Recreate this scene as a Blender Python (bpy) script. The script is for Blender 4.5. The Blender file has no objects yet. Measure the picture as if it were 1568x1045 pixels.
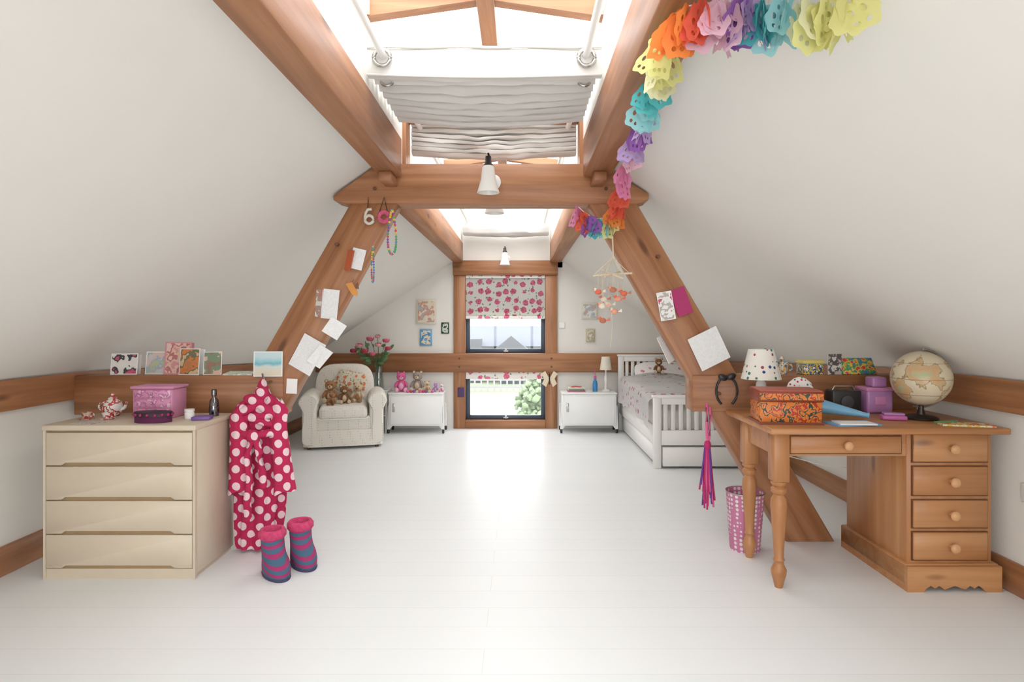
import bpy, bmesh, math, random
from mathutils import Vector, Matrix, noise
random.seed(7)
R = math.radians
S = bpy.context.scene

# ------------------------------------------------------------------ colours / materials
def C(r, g, b):
    f = lambda v: (v/255/12.92) if v/255 <= .04045 else ((v/255+.055)/1.055)**2.4
    return (f(r), f(g), f(b), 1)
def newmat(name):
    m = bpy.data.materials.new(name); m.use_nodes = True
    nt = m.node_tree; b = nt.nodes["Principled BSDF"]
    return m, nt, b
def N(nt, t, **kw):
    n = nt.nodes.new(t)
    for k, v in kw.items(): setattr(n, k, v)
    return n
def coords(nt, rot=(0,0,0), scale=(1,1,1)):
    tc = N(nt, 'ShaderNodeTexCoord')
    m1 = N(nt, 'ShaderNodeMapping'); m1.inputs['Rotation'].default_value = rot
    m2 = N(nt, 'ShaderNodeMapping'); m2.inputs['Scale'].default_value = scale
    nt.links.new(tc.outputs['Object'], m1.inputs[0]); nt.links.new(m1.outputs[0], m2.inputs[0])
    return m2.outputs[0]
def ramp(nt, fac, stops, const=False):
    r = N(nt, 'ShaderNodeValToRGB'); e = r.color_ramp.elements
    if const: r.color_ramp.interpolation = 'CONSTANT'
    e[0].position, e[0].color = stops[0]
    e[1].position, e[1].color = stops[1]
    for p, c in stops[2:]:
        x = e.new(p); x.color = c
    nt.links.new(fac, r.inputs[0]); return r.outputs[0]
def mixc(nt, fac, a, b, mode='MIX'):
    m = N(nt, 'ShaderNodeMix', data_type='RGBA', blend_type=mode)
    for s, v in ((m.inputs[0], fac), (m.inputs[6], a), (m.inputs[7], b)):
        if hasattr(v, 'is_linked'): nt.links.new(v, s)
        else: s.default_value = v
    return m.outputs[2]
def bump(nt, b, h, strength=.2, dist=.01):
    bp = N(nt, 'ShaderNodeBump'); bp.inputs['Strength'].default_value = strength; bp.inputs['Distance'].default_value = dist
    nt.links.new(h, bp.inputs['Height']); nt.links.new(bp.outputs[0], b.inputs['Normal'])
def mathn(nt, op, a, b=None):
    m = N(nt, 'ShaderNodeMath', operation=op)
    for s, v in ((m.inputs[0], a), (m.inputs[1], b)):
        if v is None: continue
        if hasattr(v, 'is_linked'): nt.links.new(v, s)
        else: s.default_value = v
    return m.outputs[0]

def plain(name, col, rough=.5, metal=0, nscale=0, namt=.06, bmp=0):
    m, nt, b = newmat(name)
    b.inputs['Base Color'].default_value = col
    b.inputs['Roughness'].default_value = rough; b.inputs['Metallic'].default_value = metal
    n = N(nt, 'ShaderNodeTexNoise'); n.inputs['Scale'].default_value = nscale or 12; n.inputs['Detail'].default_value = 4
    nt.links.new(coords(nt), n.inputs[0])
    lo = tuple(c*(1-namt) for c in col[:3])+(1,); hi = tuple(min(1, c*(1+namt)) for c in col[:3])+(1,)
    nt.links.new(ramp(nt, n.outputs[0], [(.3, lo), (.7, hi)]), b.inputs['Base Color'])
    if bmp: bump(nt, b, n.outputs[0], bmp)
    return m

def wood(name, dark, mid, light, grain='X', roty=0, rough=.5, knots=True, k=1.0):
    m, nt, b = newmat(name)
    sc = {'X': (.8, 16, 16), 'Y': (16, .8, 16), 'Z': (16, 16, .8)}[grain]
    v = coords(nt, (0, roty, 0), tuple(a*k for a in sc))
    n = N(nt, 'ShaderNodeTexNoise'); n.inputs['Scale'].default_value = 1.0; n.inputs['Detail'].default_value = 7; n.inputs['Distortion'].default_value = .6; n.inputs['Roughness'].default_value = .6
    nt.links.new(v, n.inputs[0])
    col = ramp(nt, n.outputs[0], [(.30, dark), (.5, mid), (.70, light)])
    n2 = N(nt, 'ShaderNodeTexNoise'); n2.inputs['Scale'].default_value = 1.3
    nt.links.new(coords(nt), n2.inputs[0])
    col = mixc(nt, .30, col, ramp(nt, n2.outputs[0], [(.3, dark), (.7, light)]))
    if knots:
        ks = {'X': (1.6, 5.5, 5.5), 'Y': (5.5, 1.6, 5.5), 'Z': (5.5, 5.5, 1.6)}[grain]
        vo = N(nt, 'ShaderNodeTexVoronoi'); vo.inputs['Scale'].default_value = 1
        nt.links.new(coords(nt, (0, roty, 0), ks), vo.inputs[0])
        f = ramp(nt, vo.outputs['Distance'], [(.05, (.8, .8, .8, 1)), (.12, (0, 0, 0, 1))])
        col = mixc(nt, f, col, tuple(c*.5 for c in dark[:3])+(1,))
    nt.links.new(col, b.inputs['Base Color']); b.inputs['Roughness'].default_value = rough
    bump(nt, b, n.outputs[0], .15)
    return m

FD, FM, FL = C(116, 70, 40), C(158, 103, 65), C(186, 132, 92)
firX = wood('fir_grain_x', FD, FM, FL, 'X'); firY = wood('fir_grain_y', FD, FM, FL, 'Y'); firZ = wood('fir_grain_z', FD, FM, FL, 'Z')
firL = wood('fir_rafter_l', FD, FM, FL, 'Z', R(-29)); firR = wood('fir_rafter_r', FD, FM, FL, 'Z', R(30))
PD, PM, PL = C(150, 92, 50), C(180, 122, 74), C(200, 146, 98)
pineX = wood('pine_x', PD, PM, PL, 'X', rough=.4, k=.8)
pineZ = wood('pine_z', PD, PM, PL, 'Z', rough=.4, k=.8)
pineDark = plain('pine_shadow_gap', C(100, 58, 30), .6)
pineKnob = plain('pine_knob', C(206, 152, 104), .35)

wallp = plain('wall_paint', C(233, 230, 223), .9, nscale=1.5, namt=.01)
cream = plain('cream_lacquer', C(210, 195, 172), .4, namt=.015)
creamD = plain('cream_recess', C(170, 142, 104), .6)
white = plain('white_paint', C(240, 238, 234), .45, namt=.01)
whitem = plain('white_metal', C(240, 240, 237), .3, namt=.01)
dark = plain('black_plastic', C(30, 28, 30), .4)
slate = plain('window_slate_paint', C(62, 74, 88), .45)
metal = plain('brushed_metal', C(180, 178, 174), .3, 1)
paper = plain('white_paper', C(238, 237, 234), .8, namt=.01)
cardb = plain('cream_paper', C(224, 214, 194), .8)

def floor_mat():
    m, nt, b = newmat('white_painted_floorboards')
    v = coords(nt)
    br = N(nt, 'ShaderNodeTexBrick'); br.offset = .37; br.squash = 1
    for k_, x in (('Scale', 1), ('Mortar Size', .0014), ('Mortar Smooth', .6), ('Bias', 0), ('Brick Width', 9.3), ('Row Height', .172)): br.inputs[k_].default_value = x
    br.inputs['Color1'].default_value = C(234, 236, 236); br.inputs['Color2'].default_value = C(232, 234, 234); br.inputs['Mortar'].default_value = C(214, 214, 212)
    nt.links.new(v, br.inputs[0]); nt.links.new(br.outputs[0], b.inputs['Base Color'])
    b.inputs['Roughness'].default_value = .40
    return m
floorM = floor_mat()

def dots(name, base, dot, pitch=.09, rad=.3, rough=.9):
    """regular polka dots on the XZ plane of the cloth"""
    m, nt, b = newmat(name)
    v = coords(nt, scale=(1/pitch, 1/pitch, 1/pitch))
    nn = N(nt, 'ShaderNodeTexNoise'); nn.inputs['Scale'].default_value = 9; nt.links.new(coords(nt), nn.inputs[0])
    v = mixc(nt, .10, v, nn.outputs['Color'], 'ADD')
    sp = N(nt, 'ShaderNodeSeparateXYZ'); nt.links.new(v, sp.inputs[0])
    res = None
    for off in (0, .5):
        fx = mathn(nt, 'SUBTRACT', mathn(nt, 'FRACT', mathn(nt, 'ADD', mathn(nt, 'ADD', sp.outputs[0], mathn(nt, 'MULTIPLY', sp.outputs[1], .7)), off+50)), .5)
        fz = mathn(nt, 'SUBTRACT', mathn(nt, 'FRACT', mathn(nt, 'ADD', sp.outputs[2], off+50)), .5)
        d = mathn(nt, 'SQRT', mathn(nt, 'ADD', mathn(nt, 'MULTIPLY', fx, fx), mathn(nt, 'MULTIPLY', fz, fz)))
        l = mathn(nt, 'LESS_THAN', d, rad)
        res = l if res is None else mathn(nt, 'MAXIMUM', res, l)
    nt.links.new(mixc(nt, res, base, dot), b.inputs['Base Color'])
    b.inputs['Roughness'].default_value = rough
    n = N(nt, 'ShaderNodeTexNoise'); n.inputs['Scale'].default_value = 150
    nt.links.new(coords(nt), n.inputs[0]); bump(nt, b, n.outputs[0], .4, .004)
    return m
def spots(name, base, cols, scale=20, r=.3, rough=.8, rnd=.6):
    """scattered round spots of several colours"""
    m, nt, b = newmat(name)
    vo = N(nt, 'ShaderNodeTexVoronoi'); vo.inputs['Scale'].default_value = scale; vo.inputs['Randomness'].default_value = rnd
    nt.links.new(coords(nt), vo.inputs[0])
    sp = N(nt, 'ShaderNodeSeparateColor'); nt.links.new(vo.outputs['Color'], sp.inputs[0])
    c = ramp(nt, sp.outputs[0], [((i/len(cols)), c) for i, c in enumerate(cols+cols[:1])] if len(cols) > 1 else [(0, cols[0]), (1, cols[0])], True)
    f = mathn(nt, 'LESS_THAN', vo.outputs['Distance'], r)
    nt.links.new(mixc(nt, f, base, c), b.inputs['Base Color']); b.inputs['Roughness'].default_value = rough
    return m
def floral(name, base, petals, leaf, scale=9, rr=.42, lr=.3, rough=.85):
    m, nt, b = newmat(name)
    n = N(nt, 'ShaderNodeTexNoise'); n.inputs['Scale'].default_value = scale*4; n.inputs['Detail'].default_value = 3
    co = coords(nt); nt.links.new(co, n.inputs[0])
    wv = mixc(nt, .35/scale, co, n.outputs['Color'], 'ADD')
    v1 = N(nt, 'ShaderNodeTexVoronoi'); v1.inputs['Scale'].default_value = scale; v1.inputs['Randomness'].default_value = .5; nt.links.new(wv, v1.inputs[0])
    v2 = N(nt, 'ShaderNodeTexVoronoi'); v2.inputs['Scale'].default_value = scale*2.3; nt.links.new(wv, v2.inputs[0])
    v3 = N(nt, 'ShaderNodeTexVoronoi'); v3.inputs['Scale'].default_value = scale*5; nt.links.new(wv, v3.inputs[0])
    c = mixc(nt, mathn(nt, 'LESS_THAN', v2.outputs['Distance'], lr), base, leaf)
    pc = ramp(nt, v3.outputs['Distance'], [(.15, petals[0]), (.6, petals[1])])
    c = mixc(nt, mathn(nt, 'LESS_THAN', v1.outputs['Distance'], rr), c, pc)
    nt.links.new(c, b.inputs['Base Color']); b.inputs['Roughness'].default_value = rough
    return m
_pc = [0]
def picture(cols, scale=18):
    _pc[0] += 1
    m, nt, b = newmat('illustration_%d' % _pc[0])
    n = N(nt, 'ShaderNodeTexNoise'); n.inputs['Scale'].default_value = scale; n.inputs['Detail'].default_value = 2
    nt.links.new(coords(nt), n.inputs[0])
    k = len(cols)
    nt.links.new(ramp(nt, n.outputs[0], [(.32+.36*i/k, c) for i, c in enumerate(cols)], True), b.inputs['Base Color'])
    b.inputs['Roughness'].default_value = .5
    return m
def fabric_trans(name, col, t=.3):
    m, nt, b = newmat(name)
    b.inputs['Base Color'].default_value = col; b.inputs['Roughness'].default_value = .9
    tr = N(nt, 'ShaderNodeBsdfTranslucent'); tr.inputs[0].default_value = col
    mx = N(nt, 'ShaderNodeMixShader'); mx.inputs[0].default_value = t
    out = nt.nodes['Material Output']
    nt.links.new(b.outputs[0], mx.inputs[1]); nt.links.new(tr.outputs[0], mx.inputs[2]); nt.links.new(mx.outputs[0], out.inputs[0])
    return m
def thin_glass(name, tint=(1, 1, 1, 1), refl=.06):
    m, nt, b = newmat(name)
    tr = N(nt, 'ShaderNodeBsdfTransparent'); tr.inputs[0].default_value = tint
    gl = N(nt, 'ShaderNodeBsdfGlossy'); gl.inputs['Roughness'].default_value = .02
    mx = N(nt, 'ShaderNodeMixShader'); mx.inputs[0].default_value = refl
    nt.links.new(tr.outputs[0], mx.inputs[1]); nt.links.new(gl.outputs[0], mx.inputs[2])
    nt.links.new(mx.outputs[0], nt.nodes['Material Output'].inputs[0])
    return m
glass = thin_glass('window_glass', refl=.03)
blindF = fabric_trans('white_blind_shaded', C(206, 203, 198), .03)  # white cotton greyed: backlit shade of the folds put into the colour
blindW = fabric_trans('white_blind_cotton', C(208, 206, 202), .02)

# ------------------------------------------------------------------ mesh builder
class B:
    def __init__(s, name, M=None):
        s.name = name; s.bm = bmesh.new(); s.mats = []; s.M = M or Matrix()
    def emit(s, t, mat, smooth=False, rot=None):
        if mat not in s.mats: s.mats.append(mat)
        i = s.mats.index(mat)
        for f in t.faces: f.material_index = i; f.smooth = smooth
        M = s.M if rot is None else s.M @ rot
        bmesh.ops.transform(t, matrix=M, verts=t.verts)
        me = bpy.data.meshes.new('tmp'); t.to_mesh(me); t.free()
        s.bm.from_mesh(me); bpy.data.meshes.remove(me)
    def box(s, x0, x1, y0, y1, z0, z1, mat, bev=0, seg=2, smooth=None, rot=None):
        t = bmesh.new(); bmesh.ops.create_cube(t, size=1)
        c = Vector(((x0+x1)/2, (y0+y1)/2, (z0+z1)/2))
        for v in t.verts: v.co = Vector((v.co.x*(x1-x0), v.co.y*(y1-y0), v.co.z*(z1-z0)))
        if bev: bmesh.ops.bevel(t, geom=t.edges[:], offset=bev, segments=seg, affect='EDGES', profile=.5)
        m = Matrix.Translation(c)
        if rot is not None: m = m @ rot
        s.emit(t, mat, (seg > 2 and bev > 0) if smooth is None else smooth, m)
    def hexa(s, pts, mat):
        t = bmesh.new(); v = [t.verts.new(p) for p in pts]
        for q in ((0,1,2,3),(4,5,6,7),(0,1,5,4),(1,2,6,5),(2,3,7,6),(3,0,4,7)): t.faces.new([v[i] for i in q])
        bmesh.ops.recalc_face_normals(t, faces=t.faces)
        s.emit(t, mat)
    def prism(s, pts, a, b, mat, plane='XZ', bev=0, rot=None):
        t = bmesh.new()
        f3 = {'XZ': lambda p, d: (p[0], d, p[1]), 'XY': lambda p, d: (p[0], p[1], d), 'YZ': lambda p, d: (d, p[0], p[1])}[plane]
        va = [t.verts.new(f3(p, a)) for p in pts]; vb = [t.verts.new(f3(p, b)) for p in pts]
        n = len(pts); t.faces.new(va); t.faces.new(vb)
        for i in range(n): t.faces.new((va[i], va[(i+1) % n], vb[(i+1) % n], vb[i]))
        bmesh.ops.recalc_face_normals(t, faces=t.faces)
        if bev: bmesh.ops.bevel(t, geom=t.edges[:], offset=bev, segments=1, affect='EDGES')
        s.emit(t, mat, False, rot)
    def lathe(s, prof, o, mat, seg=28, rot=None, smooth=True):
        t = bmesh.new(); rings = []
        for r, z in prof:
            rings.append([t.verts.new((r*math.cos(2*math.pi*i/seg), r*math.sin(2*math.pi*i/seg), z)) for i in range(seg)] if r > 1e-5 else [t.verts.new((0, 0, z))])
        for A, Bq in zip(rings, rings[1:]):
            for i in range(seg):
                j = (i+1) % seg
                if len(A) == 1 and len(Bq) == 1: continue
                if len(A) == 1: t.faces.new((A[0], Bq[i], Bq[j]))
                elif len(Bq) == 1: t.faces.new((A[i], A[j], Bq[0]))
                else: t.faces.new((A[i], A[j], Bq[j], Bq[i]))
        bmesh.ops.recalc_face_normals(t, faces=t.faces)
        m = Matrix.Translation(Vector(o))
        if rot is not None: m = m @ rot
        s.emit(t, mat, smooth, m)
    def cyl(s, p0, p1, r0, mat, r1=None, seg=16):
        p0, p1 = Vector(p0), Vector(p1); r1 = r0 if r1 is None else r1
        d = p1-p0; q = d.to_track_quat('Z', 'Y').to_matrix().to_4x4()
        s.lathe([(0, 0), (r0, 0), (r1, d.length), (0, d.length)], p0, mat, seg, q, True)
    def ball(s, c, r, mat, seg=18, rot=None):
        if not hasattr(r, '__len__'): r = (r, r, r)
        t = bmesh.new(); bmesh.ops.create_uvsphere(t, u_segments=seg, v_segments=max(8, seg*2//3), radius=1)
        for v in t.verts: v.co = Vector((v.co.x*r[0], v.co.y*r[1], v.co.z*r[2]))
        m = Matrix.Translation(Vector(c))
        if rot is not None: m = m @ rot
        s.emit(t, mat, True, m)
    def tube(s, pts, r, mat, seg=8, closed=False):
        pts = [Vector(p) for p in pts]; n = len(pts); t = bmesh.new(); rings = []
        up = Vector((0, 0, 1))
        for i, p in enumerate(pts):
            a = pts[i-1] if (i > 0 or closed) else p; b_ = pts[(i+1) % n] if (i < n-1 or closed) else p
            d = (b_-a).normalized() if (b_-a).length > 1e-9 else Vector((0, 0, 1))
            u = d.cross(up)
            if u.length < .15: u = d.cross(Vector((0, 1, 0)))
            u.normalize(); w = d.cross(u)
            rr = r[i] if hasattr(r, '__len__') else r
            rings.append([t.verts.new(p+rr*(math.cos(2*math.pi*k/seg)*u+math.sin(2*math.pi*k/seg)*w)) for k in range(seg)])
        for i in range(n if closed else n-1):
            A, Q = rings[i], rings[(i+1) % n]
            for k in range(seg): t.faces.new((A[k], A[(k+1) % seg], Q[(k+1) % seg], Q[k]))
        if not closed: t.faces.new(rings[0]); t.faces.new(rings[-1])
        bmesh.ops.recalc_face_normals(t, faces=t.faces)
        s.emit(t, mat, True)
    def loft(s, rings, mat, cap=True):
        t = bmesh.new(); rs = [[t.verts.new(p) for p in r] for r in rings]; n = len(rings[0])
        for A, Q in zip(rs, rs[1:]):
            for k in range(n): t.faces.new((A[k], A[(k+1) % n], Q[(k+1) % n], Q[k]))
        if cap: t.faces.new(rs[0]); t.faces.new(rs[-1])
        bmesh.ops.recalc_face_normals(t, faces=t.faces)
        s.emit(t, mat, True)
    def surf(s, fn, nu, nv, mat, thick=0, smooth=True):
        t = bmesh.new(); g = [[t.verts.new(fn(i/nu, j/nv)) for j in range(nv+1)] for i in range(nu+1)]
        for i in range(nu):
            for j in range(nv): t.faces.new((g[i][j], g[i+1][j], g[i+1][j+1], g[i][j+1]))
        if thick: bmesh.ops.solidify(t, geom=t.faces[:], thickness=thick)
        s.emit(t, mat, smooth)
    def torus(s, c, Rr, r, mat, rot=None, seg=24):
        rot = rot or Matrix()
        s.tube([Vector(c)+rot.to_3x3() @ Vector((Rr*math.cos(a), Rr*math.sin(a), 0)) for a in [2*math.pi*i/seg for i in range(seg)]], r, mat, 8, True)
    def done(s):
        me = bpy.data.meshes.new(s.name)
        xs = [v.co for v in s.bm.verts]
        c = Vector(((min(v.x for v in xs)+max(v.x for v in xs))/2, (min(v.y for v in xs)+max(v.y for v in xs))/2, min(v.z for v in xs)))
        bmesh.ops.translate(s.bm, vec=-c, verts=s.bm.verts)
        s.bm.to_mesh(me); s.bm.free()
        for m in s.mats: me.materials.append(m)
        try: me.set_sharp_from_angle(angle=R(50))
        except Exception: pass
        o = bpy.data.objects.new(s.name, me); o.location = c
        S.collection.objects.link(o); return o
def T(x, y, z=0, rz=0, rx=0, ry=0):
    return Matrix.Translation((x, y, z)) @ Matrix.Rotation(rz, 4, 'Z') @ Matrix.Rotation(ry, 4, 'Y') @ Matrix.Rotation(rx, 4, 'X')
RX = lambda a: Matrix.Rotation(a, 4, 'X'); RY = lambda a: Matrix.Rotation(a, 4, 'Y'); RZ = lambda a: Matrix.Rotation(a, 4, 'Z')

# ------------------------------------------------------------------ room
XL, XR, YB, YF = -2.6, 2.33, -2.6, 7.37
TY0, TY1 = 3.55, 3.68           # roof truss plane
def lerp(a, b, t): return a+(b-a)*t
def ceilL(x, y):
    t = max(0, min(1, (y-3.6)/(YF-3.6)))
    e = lerp(.97, .79, t); k = lerp(.684, .663, t); return e+(x-XL)*k
def ceilR(x, y):
    t = max(0, min(1, (y-3.6)/(YF-3.6)))
    e = lerp(.99, .80, t); k = lerp(.651, .658, t); return e+(XR-x)*k

b = B('floor'); b.box(XL-.1, XR+.1, YB-.1, YF+.1, -.1, 0, floorM); b.done()
b = B('wall_left'); b.hexa([(XL-.12, YB, 0), (XL, YB, 0), (XL, YB, .98), (XL-.12, YB, .98), (XL-.12, YF, 0), (XL, YF, 0), (XL, YF, .8), (XL-.12, YF, .8)], wallp); b.done()
b = B('wall_right'); b.hexa([(XR+.12, YB, 0), (XR, YB, 0), (XR, YB, 1.0), (XR+.12, YB, 1.0), (XR+.12, YF, 0), (XR, YF, 0), (XR, YF, .81), (XR+.12, YF, .81)], wallp); b.done()
b = B('ceiling')
ys = [YB, 0, 3.6]+[3.6+(YF+.1-3.6)*i/8 for i in range(1, 9)]
def ruled(fn, x0, x1):
    t = bmesh.new(); g = []
    for y in ys:
        g.append([t.verts.new((x, y, fn(x, y)+o)) for x, o in ((x0, 0), (x1, 0), (x1, .08), (x0, .08))])
    for A, Q in zip(g, g[1:]):
        for k in range(4): t.faces.new((A[k], A[(k+1) % 4], Q[(k+1) % 4], Q[k]))
    bmesh.ops.recalc_face_normals(t, faces=t.faces); b.emit(t, wallp, False)
ruled(ceilL, XL-.12, -.74); ruled(ceilR, .46, XR+.12)
# skylight shaft lining (plastered)
b.box(-.78, -.676, YB, YF, 2.13, 2.66, wallp); b.box(.371, .50, YB, YF, 2.13, 2.66, wallp)
b.done()
# far wall around the window
b = B('wall_far')
b.box(XL-.12, -.70, YF, YF+.15, 0, 2.0, wallp); b.box(.38, XR+.12, YF, YF+.15, 0, 2.0, wallp)
b.box(-.80, .52, YF, YF+.15, 1.93, 2.9, wallp); b.box(-.72, .40, YF, YF+.15, -.05, .09, wallp); b.box(-.72, .40, YF, YF+.15, .70, .89, wallp)
b.done()
b = B('wall_back')
b.box(XL-.12, -1.75, YB-.15, YB, 0, 2.9, wallp); b.box(1.45, XR+.12, YB-.15, YB, 0, 2.9, wallp)
b.box(-1.75, 1.45, YB-.15, YB, 2.0, 2.9, wallp); b.box(-1.75, 1.45, YB-.15, YB, 0, .12, wallp)
b.done()
b = B('added_fill_window')  # unseen window, added behind the camera to let in fill light
for x in (-1.75, -.72, .33, 1.38): b.box(x, x+.07, YB-.12, YB-.05, .12, 2.0, slate)
b.box(-1.75, 1.45, YB-.12, YB-.05, .12, .19, slate); b.box(-1.75, 1.45, YB-.12, YB-.05, 1.93, 2.0, slate)
b.box(-1.70, 1.40, YB-.09, YB-.085, .15, 1.97, glass); b.done()

# wall plates and baseboards
for nm, X, e0, e1, sg in (('trim_1', XL, .97, .79, 1), ('trim_2', XR, .99, .80, -1)):
    b = B(nm); a = X; c = X+sg*.035
    b.hexa([(a, YB, e0-.145), (c, YB, e0-.145), (c, YB, e0+.01), (a, YB, e0-.01), (a, 3.6, e0-.145), (c, 3.6, e0-.145), (c, 3.6, e0+.01), (a, 3.6, e0-.01)], firY)
    b.hexa([(a, 3.6, e0-.145), (c, 3.6, e0-.145), (c, 3.6, e0+.01), (a, 3.6, e0-.01), (a, YF, e1-.145), (c, YF, e1-.145), (c, YF, e1+.01), (a, YF, e1-.01)], firY)
    b.done()
b = B('baseboard_left'); b.box(XL, XL+.025, YB, YF, 0, .145, firY, .004, 1); b.done()
b = B('baseboard_right'); b.box(XR-.025, XR, YB, YF, 0, .145, firY, .004, 1); b.done()
# timber frame at far wall
b = B('trim_3')
b.box(-.784, -.643, YF-.04, YF+.12, 0, 1.834, firZ, .004, 1)
b.box(.314, .455, YF-.04, YF+.12, 0, 1.834, firZ, .004, 1)
b.box(-.79, .46, YF-.06, YF+.12, 1.834, 2.01, firX, .004, 1)
b.box(-.643, .314, YF-.04, YF+.12, 0, .1, firX, .004, 1)
b.done()
b = B('trim_4')
b.box(-2.43, 2.17, YF-.055, YF+.02, .674, .90, firX, .005, 1); b.box(-.643, .314, YF, YF+.12, .674, .90, firX)
for x in (-.715, .385):
    for z in (.74, .84): b.cyl((x, YF-.06, z), (x, YF-.05, z), .012, pineDark)
b.done()

# windows far wall
def win(name, x0, x1, z0, z1):
    b = B(name); y0, y1 = YF+.03, YF+.09; w = .05
    b.box(x0, x0+w, y0, y1, z0, z1, slate, .004, 1); b.box(x1-w, x1, y0, y1, z0, z1, slate, .004, 1)
    b.box(x0+w, x1-w, y0, y1, z0, z0+w, slate, .004, 1); b.box(x0+w, x1-w, y0, y1, z1-w, z1, slate, .004, 1)
    b.box(x0+w, x1-w, y0+.03, y0+.034, z0+w, z1-w, glass)
    b.box(-.19, -.13, y0-.02, y0, z0+.012, z0+.03, metal, .004); b.box(-.17, -.15, y0-.035, y0-.02, z0+.012, z0+.05, metal, .003)
    return b.done()
win('window_1', -.643, .314, .90, 1.40); win('window_2', -.643, .314, .10, .674)
b = B('window_4'); b.box(-.643, .314, YF+.03, YF+.09, 1.40, 1.834, slate, .004, 1)
b.box(-.60, .27, YF+.022, YF+.03, 1.44, 1.80, plain('window_spandrel', C(80, 90, 102), .5), .003, 1); b.done()
# floral roman blinds
flor = floral('floral_blind_cotton', C(238, 234, 227), (C(196, 48, 88), C(226, 120, 148)), C(136, 158, 120), 9.5, .34, .24)
b = B('floral_roman_blind')
def fb(u, v):
    z = 1.33+v*.50; y = YF-.012-.008*math.sin(u*9)*(1-v)
    return (-.64+u*.95, y-.012*math.exp(-((v-.06)/.05)**2), z)
b.surf(fb, 30, 24, flor, .004)
b.box(-.64, .31, YF-.035, YF-.002, 1.312, 1.345, flor, .01, 3); b.box(-.64, .31, YF-.03, YF, 1.80, 1.834, flor, .004)
b.done()
b = B('floral_roman_blind'); b.box(-.64, .31, YF-.03, YF-.005, .60, .68, flor, .008, 3)
b.box(-.64, .31, YF-.036, YF-.002, .592, .612, flor, .008, 3); b.done()

# purlins
b = B('ceiling_beam'); b.box(-.795, -.67, YB, 3.5, 2.1, 2.32, firY, .006, 1); b.box(-.77, -.70, 3.36, 3.55, 2.05, 2.10, firY, .004, 1); b.done()
b = B('ceiling_beam'); b.box(.365, .52, YB, 3.5, 2.1, 2.32, firY, .006, 1); b.box(.41, .48, 3.36, 3.55, 2.05, 2.10, firY, .004, 1); b.done()
b = B('ceiling_beam'); b.box(-.79, -.67, TY1, YF-.06, 1.985, 2.22, firY, .006, 1); b.done()
b = B('ceiling_beam'); b.box(.365, .50, TY1, YF-.06, 1.985, 2.22, firY, .006, 1); b.done()
# truss
b = B('roof_truss')
b.prism([(-1.07, 2.0), (-1.07, 1.975), (-1.0, 1.955), (.68, 1.955), (.745, 1.975), (.745, 2.01), (.57, 2.12), (.50, 2.184), (-.82, 2.184), (-.90, 2.12)], TY0-.02, TY1+.02, firX, bev=.004)
b.prism([(-.975, 1.96), (-.70, 1.96), (-1.78, 0), (-2.10, 0)], TY0, TY1, firL, bev=.004)
b.prism([(.68, 1.96), (.40, 1.96), (1.545, 0), (1.825, 0)], TY0, TY1, firR, bev=.004)
b.box(XL+.03, -1.36, TY0-.01, TY1, .735, .962, firX, .005, 1)
b.box(1.0, XR-.035, TY0-.01, TY1+.02, .755, .965, firX, .005, 1)
b.box(-.70, -.655, TY0, TY1, 2.18, 2.50, firZ); b.box(.35, .395, TY0, TY1, 2.18, 2.50, firZ)
b.box(-.70, .395, TY0+.06, TY1, 2.455, 2.495, firX, .003, 1)
for x, z in ((-.83, 2.04), (-.76, 2.10), (.50, 2.04), (.60, 2.06), (-1.43, .84), (1.15, .86), (-1.05, 1.72), (.8, 1.65)): b.cyl((x, TY0-.026, z), (x, TY0, z), .011, pineDark, seg=10)
b.done()

# skylight glazing bars
b = B('skylight_window')
xc = -.15
b.box(xc-.04, xc+.04, YB, YF, 2.68, 2.78, firY, .004, 1)
for y in (-.85, .05, .95, 1.85, 2.74, 3.62, 4.5, 5.4, 6.3, 7.2):
    for x0, x1, z0, z1 in ((-.70, xc, 2.62, 2.70), (.39, xc, 2.62, 2.70)):
        b.hexa([(x0, y-.03, z0), (x1, y-.03, z1), (x1, y+.03, z1), (x0, y+.03, z0), (x0, y-.03, z0+.07), (x1, y-.03, z1+.07), (x1, y+.03, z1+.07), (x0, y+.03, z0+.07)], firX)
for x in (-.72, .37): b.box(x-.01, x+.06, YB, YF, 2.63, 2.70, white)
for x0, x1 in ((-.72, xc), (xc, .42)):
    a, c = (2.70, 2.78) if x0 < xc-.1 else (2.78, 2.70)
    b.hexa([(x0, YB, a), (x1, YB, c), (x1, YF, c), (x0, YF, a), (x0, YB, a+.006), (x1, YB, c+.006), (x1, YF, c+.006), (x0, YF, a+.006)], glass)
b.done()
b = B('trim_5'); b.box(-.80, .52, YB-.1, YB, 2.0, 2.9, wallp); b.done()

# skylight blinds
def pleats(b, prof, x0, x1, sag, seed, mat=blindF, wob=1.0):
    pts = []
    for i in range(len(prof)-1):
        for k in range(4): pts.append(Vector(prof[i]).lerp(Vector(prof[i+1]), k/4))
    pts.append(Vector(prof[-1]))
    n = len(pts)
    def f(u, v):
        j = min(n-1, int(round(v*(n-1)))); p = pts[j]
        w = noise.noise(Vector((u*4, j*.12, seed)))
        w2 = noise.noise(Vector((u*9, j*.09, seed+9)))
        e = math.sin(math.pi*u)
        return (x0+(x1-x0)*u, p[0]+w*.022*wob, p[1]-sag*e*min(1, v*3)+(w2*.012*e+w*.014*e)*wob)
    b.surf(f, 56, n-1, mat)
b = B('skylight_blind')
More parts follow.
